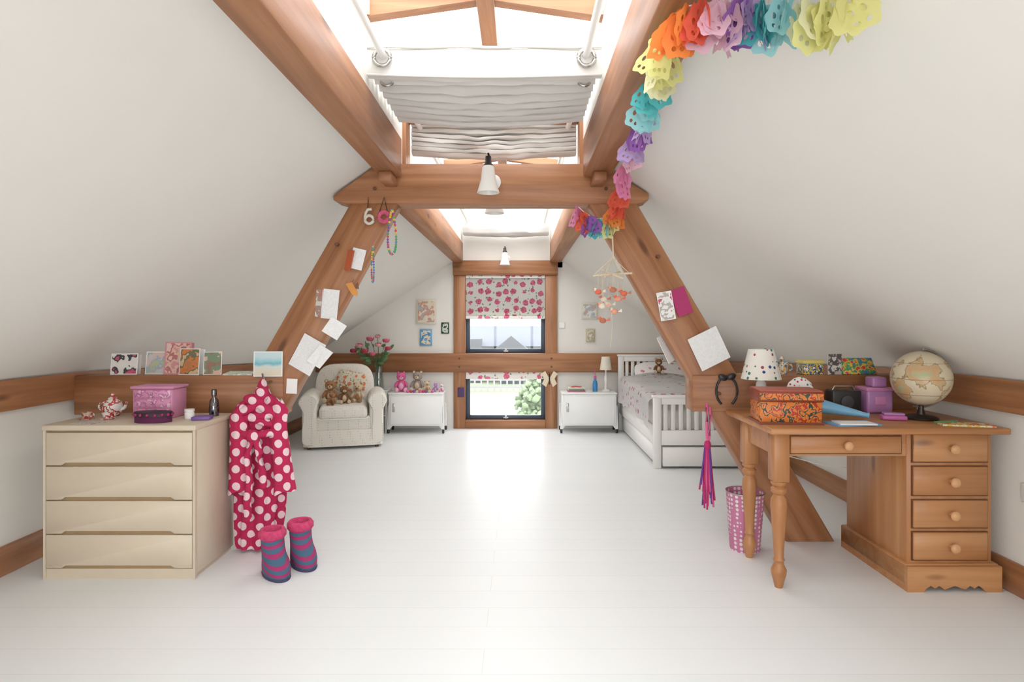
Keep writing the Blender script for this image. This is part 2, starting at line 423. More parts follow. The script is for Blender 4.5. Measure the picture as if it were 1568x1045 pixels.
# front heading band with eyelets
pleats(b, [(2.705, 2.478), (2.698, 2.44), (2.70, 2.40), (2.705, 2.365), (2.73, 2.355), (2.75, 2.38)], -.672, .366, .012, 3, blindW, .6)
b.tube([(-.67+1.034*i/20, 2.70, 2.482+.002*math.sin(i)) for i in range(21)], .007, blindF)
b.tube([(-.67+1.034*i/20, 2.70, 2.362-.012*math.sin(math.pi*i/20)) for i in range(21)], .006, blindF)
pr = [(2.75, 2.40)]
y = 2.76
for i in range(7):
    pr += [(y+.005, 2.385-.003*i), (y+.03, 2.352+.002*i), (y+.05, 2.362), (y+.06, 2.42), (y+.075, 2.445), (y+.086, 2.43)]; y += .088
pleats(b, pr, -.655, .345, .028, 5, blindF)
pr = [(3.72, 2.50)]
for i in range(7):
    z = 2.47-.027*i; pr += [(3.70, z), (3.702+.003*i, z-.018), (3.75, z-.022), (3.79, z-.004)]
pleats(b, pr, -.65, .345, .022, 5, blindF)
for x in (-.60, .295):
    b.torus((x, 2.685, 2.43), .036, .009, metal, RX(R(90)))
    b.torus((x, 2.79, 2.37), .028, .007, metal, RX(R(70)))
    b.cyl((x, YB+.05, 2.445), (x, 4.0, 2.445), .016, whitem)
    b.box(x-.02, x+.02, 3.98, 4.0, 2.42, 2.66, whitem)
    b.box(x-.02, x+.02, YB+.03, YB+.05, 2.42, 2.66, whitem)
b.done()
b = B('skylight_blind')
pr = [(7.10, 2.42), (7.09, 2.37), (7.10, 2.31), (7.13, 2.29)]
y = 7.13
for i in range(3): pr += [(y+.02, 2.31), (y+.04, 2.30), (y+.05, 2.35), (y+.06, 2.36)]; y += .055
pleats(b, pr, -.655, .345, .02, 8, blindW)
for x in (-.60, .295): b.cyl((x, 4.1, 2.44), (x, YF, 2.44), .014, whitem); b.box(x-.015, x+.015, 4.1, 4.12, 2.42, 2.66, whitem)
b.done()

# collar lamps
shadeM = plain('opal_glass_shade', C(236, 234, 228), .25, namt=.01)
def wall_lamp(yw, x, sg, z0):
    b = B('wall_lamp'); yl = yw+sg*.15
    b.lathe([(0, 0), (.045, 0), (.045, .012), (.02, .025), (0, .025)], (x+.02, yw, z0+.09), whitem, rot=RX(R(90)*(1 if sg < 0 else -1)))
    b.tube([(x+.02, yw+sg*.02, z0+.09), (x+.015, yw+sg*.07, z0+.12), (x+.01, yw+sg*.11, z0+.19), (x, yl, z0+.215), (x, yl, z0+.18)], .006, dark)
    b.lathe([(0, .20), (.016, .20), (.018, .165), (.028, .15), (.028, .145), (0, .145)], (x, yl, z0), dark)
    b.lathe([(0, .15), (.026, .15), (.034, .135), (.042, .07), (.062, 0), (.058, 0), (.038, .07), (.03, .13), (0, .14)], (x, yl, z0), shadeM)
    b.done()
wall_lamp(TY0-.02, -.17, -1, 1.985); wall_lamp(TY1+.02, -.155, 1, 1.955); wall_lamp(YF-.06, -.167, -1, 1.94)

# ------------------------------------------------------------------ chest of drawers
b = B('chest_of_drawers')
x0, x1, y0, y1 = -2.35, -1.60, 3.03, 3.44
b.box(x0, x1, y0+.02, y1, .02, .74, cream, .004, 1)
b.box(x0-.008, x1+.004, y0-.004, y1+.004, .735, .762, cream, .005, 2)
b.box(x0, x0+.012, y0, y0+.02, 0, .735, cream); b.box(x1-.012, x1, y0, y0+.02, 0, .735, cream)
b.box(x0+.01, x1-.01, y0+.008, y1-.01, 0, .05, cream)
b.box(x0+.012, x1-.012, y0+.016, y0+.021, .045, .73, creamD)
zs = [.728, .560, .390, .222, .052]
for i in range(4):
    zt, zb = zs[i]-.003, zs[i+1]+.004
    a, c = x0+.015, x1-.015; h0, h1 = x0+.09, x1-.10
    b.prism([(a, zt), (a, zb), (h0, zb), (h0+.02, zb+.013), (h1-.02, zb+.013), (h1, zb), (c, zb), (c, zt)], y0-.002, y0+.016, cream, bev=.0015)
b.done()

# dressing gown
gown = dots('pink_spotted_fleece', C(180, 26, 74), C(232, 200, 208), .092, .235)
b = B('dressing_gown')
hx, hy = -1.43, 3.42
def gring(cx, cy, rx, ry, z, fold, ph, n=72):
    out = []
    for i in range(n):
        a = 2*math.pi*i/n; q = 1+fold*math.sin(9*a+ph)+fold*.6*math.sin(5*a+ph*1.7)+fold*.4*noise.noise(Vector((math.cos(a)*2, math.sin(a)*2, z*5)))
        out.append((cx+rx*q*math.cos(a), cy+ry*q*math.sin(a)*(1+fold), z))
    return out
body = [(.955, 0, .008, .01), (.94, 0, .018, .018), (.90, 0, .032, .028), (.87, 0, .045, .035), (.84, -.003, .09, .042), (.81, -.005, .13, .048), (.77, -.006, .142, .05),
        (.70, -.008, .13, .052), (.64, -.01, .110, .048), (.60, -.01, .105, .046), (.54, -.01, .115, .05), (.44, -.01, .122, .05), (.34, -.012, .126, .052), (.22, -.02, .122, .054), (.12, -.03, .112, .054), (.05, -.04, .10, .05), (.02, -.045, .09, .045)]
b.loft([gring(hx+cx, hy, rx, ry, z, .05+.13*(.95-z) if z < .8 else .05, z*3.2) for z, cx, rx, ry in body], gown)
def sleeve(pts, rs, seed):
    rings = []
    for i, (p, r) in enumerate(zip(pts, rs)):
        rings.append([(p[0]+r*(1+.10*math.sin(5*a+seed+i*.9))*math.cos(a), p[1]+r*.7*math.sin(a)*(1+.1*math.sin(4*a+i)), p[2]+.014*math.cos(a)+.008*math.sin(3*a+i)) for a in [2*math.pi*k/32 for k in range(32)]])
    b.loft(rings, gown)
sleeve([(hx-.09, hy-.03, .83), (hx-.115, hy-.055, .77), (hx-.10, hy-.065, .68), (hx-.095, hy-.07, .60), (hx-.098, hy-.07, .50), (hx-.098, hy-.07, .42), (hx-.10, hy-.07, .345)], [.028, .043, .047, .050, .050, .052, .058], 0)
sleeve([(hx+.09, hy-.03, .83), (hx+.12, hy-.055, .77), (hx+.115, hy-.065, .68), (hx+.125, hy-.07, .60), (hx+.135, hy-.07, .50), (hx+.145, hy-.07, .42), (hx+.15, hy-.07, .345)], [.028, .043, .047, .050, .050, .052, .058], 2)
# collar / hood folds
for cx, cz, rx, rz, an in ((-.055, .795, .085, .026, 28), (.055, .79, .09, .026, -32), (0, .755, .10, .026, 8), (-.02, .845, .062, .032, -10), (.02, .88, .038, .04, 5), (.03, .725, .09, .022, -16)):
    b.ball((hx+cx, hy-.058, cz), (rx, .030, rz), gown, rot=RY(R(-an)))
b.tube([(hx-.13, hy-.055, .655), (hx-.06, hy-.09, .668), (hx, hy-.105, .655), (hx+.07, hy-.095, .672), (hx+.13, hy-.06, .665)], .02, gown)
b.ball((hx-.005, hy-.112, .658), (.036, .028, .034), gown)
b.tube([(hx-.01, hy-.115, .65), (hx-.03, hy-.12, .55), (hx-.018, hy-.12, .42), (hx-.035, hy-.115, .30), (hx-.03, hy-.11, .20)], [.018, .02, .02, .022, .02], gown)
b.tube([(hx+.01, hy-.115, .65), (hx+.035, hy-.12, .56), (hx+.048, hy-.12, .47), (hx+.055, hy-.115, .38)], [.018, .02, .022, .02], gown)
b.tube([(hx, 3.545, .93), (hx, 3.47, .93), (hx, 3.44, .945), (hx, 3.42, .985)], .006, metal)
b.done()

# slipper boots
def stripes(name, a, c, n):
    m, nt, bs = newmat(name)
    sp = N(nt, 'ShaderNodeSeparateXYZ'); nt.links.new(coords(nt), sp.inputs[0])
    f = mathn(nt, 'GREATER_THAN', mathn(nt, 'FRACT', mathn(nt, 'MULTIPLY', mathn(nt, 'ADD', sp.outputs[2], mathn(nt, 'MULTIPLY', sp.outputs[1], -.25)), n)), .5)
    nt.links.new(mixc(nt, f, a, c), bs.inputs['Base Color']); bs.inputs['Roughness'].default_value = .95
    nn = N(nt, 'ShaderNodeTexNoise'); nn.inputs['Scale'].default_value = 120; nt.links.new(coords(nt), nn.inputs[0]); bump(nt, bs, nn.outputs[0], .5, .004)
    return m
knit = stripes('striped_knit', C(62, 96, 120), C(158, 44, 98), 32)
pinkfur = plain('pink_fleece', C(200, 60, 104), .95, nscale=60, namt=.2, bmp=.6)
solem = plain('boot_sole', C(66, 60, 90), .9)
def boot(x, y, rz):
    b = B('slipper_boot', T(x, y, 0, rz))
    rings = []   # toe towards -Y
    for cy, ry, rx, z in ((-.045, .105, .048, .002), (-.045, .118, .060, .015), (-.045, .116, .062, .045), (-.035, .102, .060, .075), (-.012, .078, .056, .10), (.002, .064, .055, .13), (.01, .058, .056, .16), (.012, .056, .057, .195)):
        rings.append([(rx*math.cos(a), cy+ry*math.sin(a), z) for a in [2*math.pi*k/32 for k in range(32)]])
    b.loft(rings, knit)
    b.lathe([(.035, .195), (.045, .218), (.058, .220), (.068, .205), (.068, .185), (.058, .172)], (0, .012, 0), pinkfur)
    b.loft([[(r1*math.cos(a), -.045+r2*math.sin(a), z) for a in [2*math.pi*k/28 for k in range(28)]] for r1, r2, z in ((.060, .118, 0), (.062, .121, .007), (.060, .118, .013))], solem)
    b.done()
boot(-1.25, 3.12, R(40)); boot(-1.155, 3.25, R(36))

# ------------------------------------------------------------------ desk
b = B('pedestal_desk')
b.box(1.175, 2.295, 2.86, 3.50, .745, .775, pineX, .007, 2)
b.box(1.845, 2.25, 2.925, 3.46, .10, .745, pineZ, .003, 1)
for z0_, z1_ in ((.608, .737), (.449, .584), (.295, .424), (.142, .271)):
    b.box(1.866, 2.229, 2.919, 2.927, z0_-.006, z1_+.004, pineDark)
    b.box(1.872, 2.223, 2.910, 2.93, z0_, z1_, pineX, .003, 1)
    zc = (z0_+z1_)/2; b.cyl((2.048, 2.91, zc), (2.048, 2.885, zc), .010, pineKnob); b.ball((2.048, 2.878, zc), (.024, .014, .024), pineKnob)
b.box(1.825, 2.27, 2.905, 3.48, .03, .125, pineX, .004, 1)
sc = [(1.825, 0), (1.90, 0), (1.915, .018), (1.935, .03), (1.955, .018), (1.975, .03), (2.0, .012), (2.048, .03), (2.096, .012), (2.12, .03), (2.14, .018), (2.16, .03), (2.18, .018), (2.195, 0), (2.27, 0), (2.27, .12), (1.825, .12)]
b.prism(sc, 2.885, 2.906, pineX)
b.box(1.825, 1.845, 2.906, 3.48, 0, .12, pineX); b.box(2.25, 2.27, 2.906, 3.48, 0, .12, pineX)
# knee-hole apron + drawer
b.box(1.25, 1.85, 2.93, 2.95, .632, .745, pineX); b.box(1.283, 1.822, 2.923, 2.932, .642, .735, pineDark)
b.box(1.29, 1.815, 2.913, 2.935, .648, .728, pineX, .003, 1)
b.cyl((1.55, 2.912, .688), (1.55, 2.89, .688), .010, pineKnob); b.ball((1.55, 2.882, .688), (.022, .013, .022), pineKnob)
b.box(1.225, 1.245, 2.95, 3.33, .632, .745, pineX); b.box(1.25, 1.85, 3.33, 3.35, .632, .745, pineX)
leg = [(0, 0), (.018, 0), (.025, .03), (.035, .065), (.036, .085), (.024, .11), (.021, .122), (.028, .132), (.022, .145), (.025, .2), (.033, .32), (.038, .39), (.036, .42), (.024, .445), (.036, .458), (.037, .475), (.026, .485), (.037, .497), (.037, .51)]
for y in (2.945, 3.32):
    b.lathe(leg, (1.245, y, 0), pineZ, 24); b.box(1.207, 1.283, y-.038, y+.038, .51, .745, pineZ, .004, 1)
b.done()
b = B('power_cable'); b.tube([(1.24, 3.40, .742), (1.26, 3.40, .66), (1.34, 3.41, .58), (1.48, 3.42, .53), (1.66, 3.44, .48), (1.80, 3.48, .45), (2.0, 3.52, .43), (2.30, 3.52, .42)], .0025, whitem, 6); b.done()

# globe
b = B('terrestrial_globe')
m, nt, bs = newmat('globe_map')
n = N(nt, 'ShaderNodeTexNoise'); n.inputs['Scale'].default_value = 8; n.inputs['Detail'].default_value = 6
nt.links.new(coords(nt), n.inputs[0])
nt.links.new(ramp(nt, n.outputs[0], [(.49, C(214, 202, 172)), (.505, C(140, 104, 66)), (.515, C(200, 176, 132)), (.58, C(204, 160, 116)), (.64, C(176, 180, 136))]), bs.inputs['Base Color']); bs.inputs['Roughness'].default_value = .3
gc = (2.055, 3.14, .985)
b.ball(gc, .138, m, 40)
b.tube([(gc[0]+.148*math.cos(a), gc[1], gc[2]+.148*math.sin(a)) for a in [R(-105+i*10) for i in range(20)]], .005, metal)
b.lathe([(0, .776), (.078, .776), (.08, .786), (.06, .795), (.02, .80), (.013, .83), (.013, .845), (0, .845)], (gc[0], gc[1], 0), plain('dark_metal', C(60, 52, 48), .35, .6))
for el in (0, 35, -35):
    cr = .1385*math.cos(R(el)); b.tube([(gc[0]+cr*math.cos(R(a)), gc[1]+cr*math.sin(R(a)), gc[2]+.1385*math.sin(R(el))) for a in range(0, 360, 12)], .0008, pineDark, 6, True)
b.done()

# painted box
b = B('painted_wooden_box')
orange = picture([C(206, 108, 34), C(212, 118, 40), C(44, 60, 54), C(214, 124, 46), C(170, 44, 34), C(212, 116, 40)], 24)
b.M = T(1.325, 3.06, 0, R(-6))
b.box(-.145, .145, -.09, .09, .776, .885, orange, .004, 1); b.box(-.152, .152, -.097, .097, .885, .935, plain('box_lid_rim', C(130, 54, 26), .5), .004, 1)
b.box(-.148, .148, -.098, .098, .895, .925, orange)
b.box(-.146, .146, -.092, .092, .934, .940, plain('box_lid', C(176, 70, 50), .45)); b.box(-.152, .152, -.097, .097, .776, .786, plain('box_plinth', C(120, 52, 26), .5)); b.done()
# table lamp with spotted shade
b = B('table_lamp')
dm = spots('spotted_lampshade', C(232, 228, 218), [C(50, 120, 124), C(150, 60, 90), C(60, 110, 90), C(40, 60, 120)], 32, .27, .8, .45)
b.lathe([(0, .776), (.05, .776), (.052, .79), (.02, .81), (.018, .85), (.03, .89), (.026, .94), (.012, .96), (.012, 1.0), (0, 1.0)], (1.32, 3.35, 0), white)
b.lathe([(.103, .965), (.105, .962), (.066, 1.125), (.062, 1.125), (.099, .97)], (1.32, 3.35, 0), dm)
b.cyl((1.32, 3.35, 1.0), (1.32, 3.35, 1.08), .008, whitem)
for a in (0, 2.1, 4.2): b.tube([(1.32, 3.35, 1.08), (1.32+.065*math.cos(a), 3.35+.065*math.sin(a), 1.11)], .0015, whitem, 6)
b.done()
# spotted pouch
b = B('spotted_pouch'); pm = spots('spotted_cloth', C(232, 228, 222), [C(190, 40, 80), C(60, 120, 120)], 50, .3)
b.loft([[(1.49+.08*math.cos(a)*k1, 3.26+.03*math.sin(a)*k1, z) for a in [2*math.pi*k/24 for k in range(24)]] for k1, z in ((.9, .776), (1.05, .80), (1.05, .86), (.95, .91), (.75, .95), (.4, .972), (.1, .98))], pm); b.done()
# black speaker
b = B('desk_radio'); b.box(1.70, 1.86, 3.33, 3.42, .776, .90, dark, .01, 3)
b.lathe([(0, 0), (.035, 0), (.035, .006), (.028, .008), (0, .004)], (1.78, 3.33, .838), plain('speaker_grille', C(70, 70, 74), .5, .5), rot=RX(R(90))); b.tube([(1.72, 3.37, .90), (1.73, 3.37, .92), (1.83, 3.37, .92), (1.84, 3.37, .90)], .004, metal); b.done()
# purple boxes
b = B('toy_storage_box'); lil = plain('lilac_plastic', C(176, 122, 176), .35); lil2 = plain('pink_plastic', C(200, 128, 176), .35)
b.box(1.89, 2.03, 3.33, 3.45, .776, .905, lil, .012, 3); b.box(1.885, 2.035, 3.325, 3.455, .895, .915, lil2, .006, 3); b.box(1.93, 1.99, 3.325, 3.332, .82, .87, lil2, .004)
b.box(1.93, 2.01, 3.35, 3.43, .915, .97, lil, .01, 3); b.done()
b = B('pencil_case'); b.box(1.84, 1.955, 3.08, 3.15, .776, .80, plain('orchid_plastic', C(190, 96, 160), .3), .01, 3, rot=RZ(R(-15))); b.box(1.85, 1.945, 3.09, 3.14, .80, .812, lil, .005, 3, rot=RZ(R(-15))); b.done()
b = B('toy_horn'); tb = plain('sky_blue_plastic', C(110, 164, 196), .35)
b.M = T(1.62, 3.12, .827, R(-20), 0, R(100))
b.lathe([(0, -.10), (.036, -.10), (.038, -.09), (.03, -.03), (.02, .06), (.012, .13), (.016, .14), (0, .145)], (0, 0, 0), tb); b.lathe([(.03, -.101), (.0, -.095)], (0, 0, -.006), plain('red_pink', C(200, 70, 90), .4)); b.done()
b = B('magazine'); b.box(1.50, 1.73, 2.92, 3.04, .7755, .782, plain('blue_cover', C(110, 164, 204), .4), rot=RZ(R(8))); b.box(1.53, 1.70, 2.91, 3.01, .782, .788, paper, rot=RZ(R(-4))); b.done()
b = B('magazine'); b.box(2.03, 2.25, 2.90, 3.00, .7755, .783, picture([C(226, 196, 60), C(236, 226, 190), C(220, 116, 60)], 30), rot=RZ(R(-14))); b.done()
b = B('pencil'); b.cyl((2.13, 2.985, .789), (2.0, 2.96, .789), .004, plain('pencil_green', C(80, 150, 90), .4), seg=6); b.done()

# items on right tie beam (top z .965)
zt = .966
b = B('painted_mug'); mm = picture([C(70, 150, 190), C(226, 216, 200), C(216, 160, 60), C(60, 110, 150)], 40)
b.lathe([(0, zt), (.026, zt), (.033, zt+.03), (.036, zt+.075), (.033, zt+.075), (.03, zt+.01), (0, zt+.01)], (1.545, 3.61, 0), mm); b.torus((1.545+.042, 3.61, zt+.04), .018, .005, mm, RX(R(90))); b.ball((1.545, 3.61, zt+.085), (.012, .012, .02), mm); b.done()
b = B('storage_tin'); mm = picture([C(40, 110, 150), C(220, 186, 70), C(20, 60, 100), C(226, 220, 206)], 40)
b.box(1.65, 1.765, 3.56, 3.66, zt, zt+.075, mm, .006, 2); b.box(1.645, 1.77, 3.555, 3.665, zt+.062, zt+.085, plain('tin_lid', C(220, 200, 110), .4), .006, 2); b.done()
def card(name, M, w, h, front, fold=0, back=None, border=0.0, bordermat=None):
    """greeting card / photo / paper: flat leaf, optionally with a second leaf folded behind"""
    b = B(name, M); t = .0015
    bm_ = bordermat or paper
    b.box(-w/2, w/2, -t, t, 0, h, bm_)
    if front is not bm_:
        e = border; b.box(-w/2+e, w/2-e, -t*1.6, -t, e, h-e, front)
    if fold:
        b.hexa([(-w/2, t, 0), (-w/2, t, h), (-w/2, t+.001, h), (-w/2, t+.001, 0)] + [(-w/2+w*math.cos(fold), t+w*math.sin(fold), 0), (-w/2+w*math.cos(fold), t+w*math.sin(fold), h), (-w/2+w*math.cos(fold), t+w*math.sin(fold)+.001, h), (-w/2+w*math.cos(fold), t+w*math.sin(fold)+.001, 0)], back or bm_)
    return b.done()
card('greeting_card', T(1.84, 3.58, zt, R(8)), .085, .12, picture([C(216, 214, 206), C(90, 80, 80), C(180, 176, 170)], 30), R(25))
b = B('picture_book'); b.M = T(1.99, 3.58, zt+.004, 0, R(-35)); b.box(-.10, .10, 0, .012, 0, .11, picture([C(210, 60, 70), C(226, 186, 70), C(80, 150, 90), C(70, 110, 170)], 36), .002, 1); b.done()

# headband on tie + tassel scarf
b = B('hairband'); b.tube([(1.19+.06*math.cos(R(a)), 3.52, .875+.085*math.sin(R(a))) for a in range(-60, 241, 12)], .007, dark)
b.ball((1.165, 3.512, .955), (.028, .012, .018), dark, rot=RY(R(25))); b.ball((1.215, 3.512, .96), (.028, .012, .018), dark, rot=RY(R(-25))); b.done()
b = B('tassel_scarf')
sm = [plain('tassel_magenta', C(176, 30, 94), .8), plain('tassel_purple', C(92, 52, 136), .8), plain('tassel_pink', C(214, 90, 140), .8)]
b.tube([(1.083, 3.545, .80), (1.078, 3.525, .78), (1.075, 3.52, .70), (1.078, 3.52, .58)], .008, sm[2])
b.tube([(1.10, 3.545, .78), (1.098, 3.522, .74), (1.09, 3.52, .62), (1.084, 3.52, .56)], .007, sm[2])
b.ball((1.08, 3.52, .565), (.02, .02, .03), sm[0])
for i in range(44):
    a = i*2.4; r = .008+.022*random.random(); L = .20+.16*random.random()
    b.tube([(1.08+r*.5*math.cos(a), 3.52+r*.4*math.sin(a), .56), (1.08+r*math.cos(a), 3.52+r*.6*math.sin(a), .56-L*.5), (1.08+r*1.4*math.cos(a)+.008*math.sin(i), 3.52+r*.8*math.sin(a), .56-L)], .0055, sm[i % 3], 6)
b.done()
# waste bin
b = B('waste_bin'); wb = spots('bin_pattern', C(196, 116, 152), [C(232, 222, 222), C(230, 212, 216)], 42, .37, .6, .15)
b.lathe([(0, .0), (.078, .0), (.082, .01), (.102, .315), (.106, .32), (.106, .326), (.100, .326), (.098, .31), (.078, .015), (0, .015)], (1.265, 3.44, 0), wb, 36)
b.torus((1.265, 3.44, .323), .104, .004, metal, seg=36); b.done()

# ------------------------------------------------------------------ items on drawers
zt = .7625
b = B('jewellery_box'); pk = plain('pink_card', C(206, 134, 168), .5); pkp = picture([C(208, 136, 170), C(212, 142, 176), C(182, 106, 156), C(226, 178, 198)], 40)
b.box(-2.04, -1.83, 3.24, 3.38, zt, zt+.155, pk, .004, 1)
for i in range(3): b.box(-2.03, -1.84, 3.234, 3.242, zt+.008+i*.05, zt+.05+i*.05, pkp, .002, 1); b.ball((-1.935, 3.23, zt+.03+i*.05), .006, metal, 10)
b.box(-2.05, -1.82, 3.23, 3.385, zt+.155, zt+.17, pk, .005, 2); b.done()
b = B('toy_teapot'); tp = picture([C(226, 222, 216), C(230, 226, 220), C(190, 60, 60), C(230, 226, 220)], 30); tx, ty = -2.21, 3.34
b.lathe([(0, 0), (.03, 0), (.045, .02), (.05, .045), (.04, .075), (.02, .09), (.024, .095), (.008, .105), (.01, .118), (0, .122)], (tx, ty, zt), tp)
b.tube([(tx+.045, ty, zt+.03), (tx+.065, ty, zt+.045), (tx+.075, ty, zt+.075)], [.01, .008, .006], tp); b.torus((tx-.055, ty, zt+.05), .022, .005, tp, RX(R(90))); b.done()
for i, (x, y) in enumerate(((-2.27, 3.22), (-2.16, 3.22))):
    b = B('toy_teacup'); b.lathe([(0, 0), (.035, 0), (.038, .004), (.015, .006), (.018, .01), (.026, .035), (.023, .035), (.014, .01), (0, .01)], (x, y, zt), tp if i else picture([C(150, 90, 70), C(210, 190, 170), C(190, 60, 60)], 30)); b.torus((x+.03, y, zt+.022), .01, .003, tp, RX(R(90))); b.done()
b = B('oval_trinket_box'); pu = plain('aubergine_velvet', C(84, 26, 66), .9, bmp=.3); b.M = T(-1.865, 3.13, zt)
for r, z0_, z1_, mt in ((1, 0, .03, pu), (1.04, .03, .05, plain('black_lace', C(40, 22, 34), .6))):
    b.loft([[(.092*k_*r*math.cos(a), .052*k_*r*math.sin(a), z) for a in [2*math.pi*k/32 for k in range(32)]] for k_, z in ((1, z0_), (1, z1_), (.94, z1_+.004))], mt)
mb_ = plain('magenta_bead', C(150, 30, 90), .4)
for i in range(16): b.ball((.094*math.cos(i*math.pi/8), .054*math.sin(i*math.pi/8), .04), .008, mb_, 8)
b.done()
b = B('cream_jar'); b.lathe([(0, 0), (.022, 0), (.024, .03), (.02, .034), (.024, .036), (.024, .05), (0, .052)], (-1.74, 3.24, zt), white); b.done()
b = B('perfume_bottle'); b.lathe([(0, 0), (.024, 0), (.026, .04), (.022, .085), (.01, .10), (.01, .11), (.014, .112), (.014, .14), (0, .142)], (-1.655, 3.33, zt), thin_glass('smoked_glass', (.25, .3, .34, 1), .2)); b.lathe([(0, .108), (.013, .108), (.012, .145), (0, .146)], (-1.655, 3.33, zt), dark)
b.lathe([(0, .004), (.020, .004), (.021, .05), (0, .05)], (-1.655, 3.33, zt), plain('perfume_liquid', C(70, 80, 96), .2)); b.done()
b = B('small_notebook'); b.box(-1.70, -1.61, 3.17, 3.24, zt, zt+.018, plain('violet_cover', C(120, 84, 160), .5), .003, 1, rot=RZ(R(10))); b.box(-1.698, -1.612, 3.172, 3.238, zt+.004, zt+.014, paper, rot=RZ(R(10))); b.done()
b = B('photo_print'); b.box(-2.24, -2.10, 3.06, 3.13, zt, zt+.002, picture([C(190, 180, 180), C(220, 214, 210), C(170, 150, 160)], 30), rot=RZ(R(-8))); b.done()

# cards standing on left tie beam (top .962)
zt = .963
P = lambda *c: picture(list(c), 18)
card('greeting_card', T(-2.32, 3.60, zt, R(5), R(-8)), .15, .125, P(C(230, 228, 222), C(228, 224, 218), C(60, 60, 66), C(200, 80, 110)), R(30), border=.006)
card('greeting_card', T(-2.145, 3.62, zt, R(-4), R(-8)), .13, .135, P(C(186, 190, 150), C(160, 180, 190), C(216, 190, 180), C(196, 204, 210)), R(28), border=.006)
card('greeting_card', T(-2.01, 3.60, zt, R(3), R(-8)), .15, .195, P(C(206, 140, 140), C(216, 180, 160), C(180, 104, 104), C(220, 190, 180)), R(25), border=.01, bordermat=plain('rose_card', C(206, 140, 146), .6))
card('greeting_card', T(-1.925, 3.575, zt, R(-10), R(-6)), .13, .155, P(C(180, 120, 80), C(216, 120, 56), C(110, 110, 84), C(210, 180, 140)), R(30), border=.005)
card('greeting_card', T(-1.80, 3.60, zt, R(12), R(-8)), .10, .135, P(C(140, 100, 80), C(110, 130, 100), C(210, 170, 150)), R(55), border=.004)
# seaside postcard: sand, sea and sky bands
sea, nt, bs = newmat('seaside_painting')
sp = N(nt, 'ShaderNodeSeparateXYZ'); nt.links.new(coords(nt), sp.inputs[0])
nn = N(nt, 'ShaderNodeTexNoise'); nn.inputs['Scale'].default_value = 20; nt.links.new(coords(nt), nn.inputs[0])
hh = mathn(nt, 'ADD', mathn(nt, 'DIVIDE', sp.outputs[2], .145), mathn(nt, 'MULTIPLY', mathn(nt, 'SUBTRACT', nn.outputs[0], .5), .2))
nt.links.new(ramp(nt, hh, [(.2, C(222, 212, 190)), (.4, C(210, 220, 214)), (.5, C(110, 180, 196)), (.62, C(150, 204, 212)), (.8, C(196, 218, 222))]), bs.inputs['Base Color'])
card('postcard', T(-1.445, 3.53, zt-.005, R(2), R(-3)), .165, .145, sea, border=.006)
b = B('photo_print'); b.box(-1.72, -1.55, 3.56, 3.66, zt, zt+.012, P(C(220, 215, 195), C(180, 195, 180), C(230, 226, 216)), rot=RX(R(6))); b.done()

# papers pinned to rafters
def pin(name, x, z, w, h, tilt, mat=paper, y=3.535, yaw=0, border=0, bm_=None, fold=0):
    card(name, Matrix.Translation((x, y, z)) @ RY(tilt) @ RZ(yaw) @ Matrix.Translation((0, 0, -h/2)), w, h, mat, fold, border=border, bordermat=bm_)
handw = plain('handwritten_letter', C(230, 230, 230), .8, nscale=90, namt=.06)
rust = plain('rust_card', C(180, 84, 46), .6)
pin('greeting_card', -.93, 1.635, .085, .12, R(14), handw, 3.53, R(-15))
pin('greeting_card', -.985, 1.63, .07, .12, R(12), rust, 3.54, R(-35), bm_=rust)
pin('letter', -1.085, 1.375, .10, .17, R(6), handw, 3.525, R(-12)); pin('greeting_card', -1.155, 1.38, .05, .16, R(4), P(C(220, 216, 210), C(170, 140, 130), C(200, 110, 100)), 3.54, R(-30))
pin('letter', -1.06, 1.235, .10, .10, R(35), handw, 3.52, R(20))
pin('letter', -1.215, 1.085, .15, .20, R(28), handw, 3.52, R(-10)); pin('letter', -1.14, 1.075, .09, .12, R(40), handw, 3.51, R(30))
pin('gift_tag', -1.30, .905, .06, .085, R(3), paper, 3.51)
mag = plain('magenta_card', C(170, 44, 100), .6)
pin('photo_print', .845, 1.365, .085, .165, R(-10), P(C(226, 226, 226), C(170, 160, 150), C(226, 226, 226), C(190, 60, 90)), 3.53, R(-10), border=.004)
pin('greeting_card', .935, 1.39, .095, .16, R(-20), mag, 3.54, R(10), bm_=mag)
pin('letter', 1.09, 1.12, .19, .20, R(-25), handw, 3.525, R(8)); pin('letter', .885, 1.11, .07, .17, R(-25), handw, 3.70, R(40))

# ornaments & necklaces at left rafter head
b = B('hanging_ornament'); om = plain('glitter_white', C(206, 196, 184), .5)
b.tube([(-.86+.024*math.cos(R(a)), 3.52, 1.86+.023*math.sin(R(a))) for a in range(0, 360, 20)], .009, om, 8, True)
b.tube([(-.883, 3.52, 1.87), (-.88, 3.52, 1.90), (-.868, 3.52, 1.918), (-.845, 3.52, 1.92)], .009, om); b.tube([(-.868, 3.52, 1.925), (-.868, 3.53, 1.975), (-.868, 3.53, 1.99)], .0025, dark, 6); b.done()
b = B('ribbon_wreath'); b.torus((-.775, 3.515, 1.875), .027, .013, plain('wreath_rose', C(190, 80, 110), .9, nscale=70, namt=.3), RX(R(90)))
b.tube([(-.80, 3.515, 1.905), (-.775, 3.525, 1.99), (-.755, 3.515, 1.905)], .003, dark, 6); b.done()
beadm = [plain('bead_%d' % i, c, .3) for i, c in enumerate((C(60, 130, 170), C(70, 150, 90), C(200, 60, 80), C(220, 180, 70), C(120, 70, 150)))]
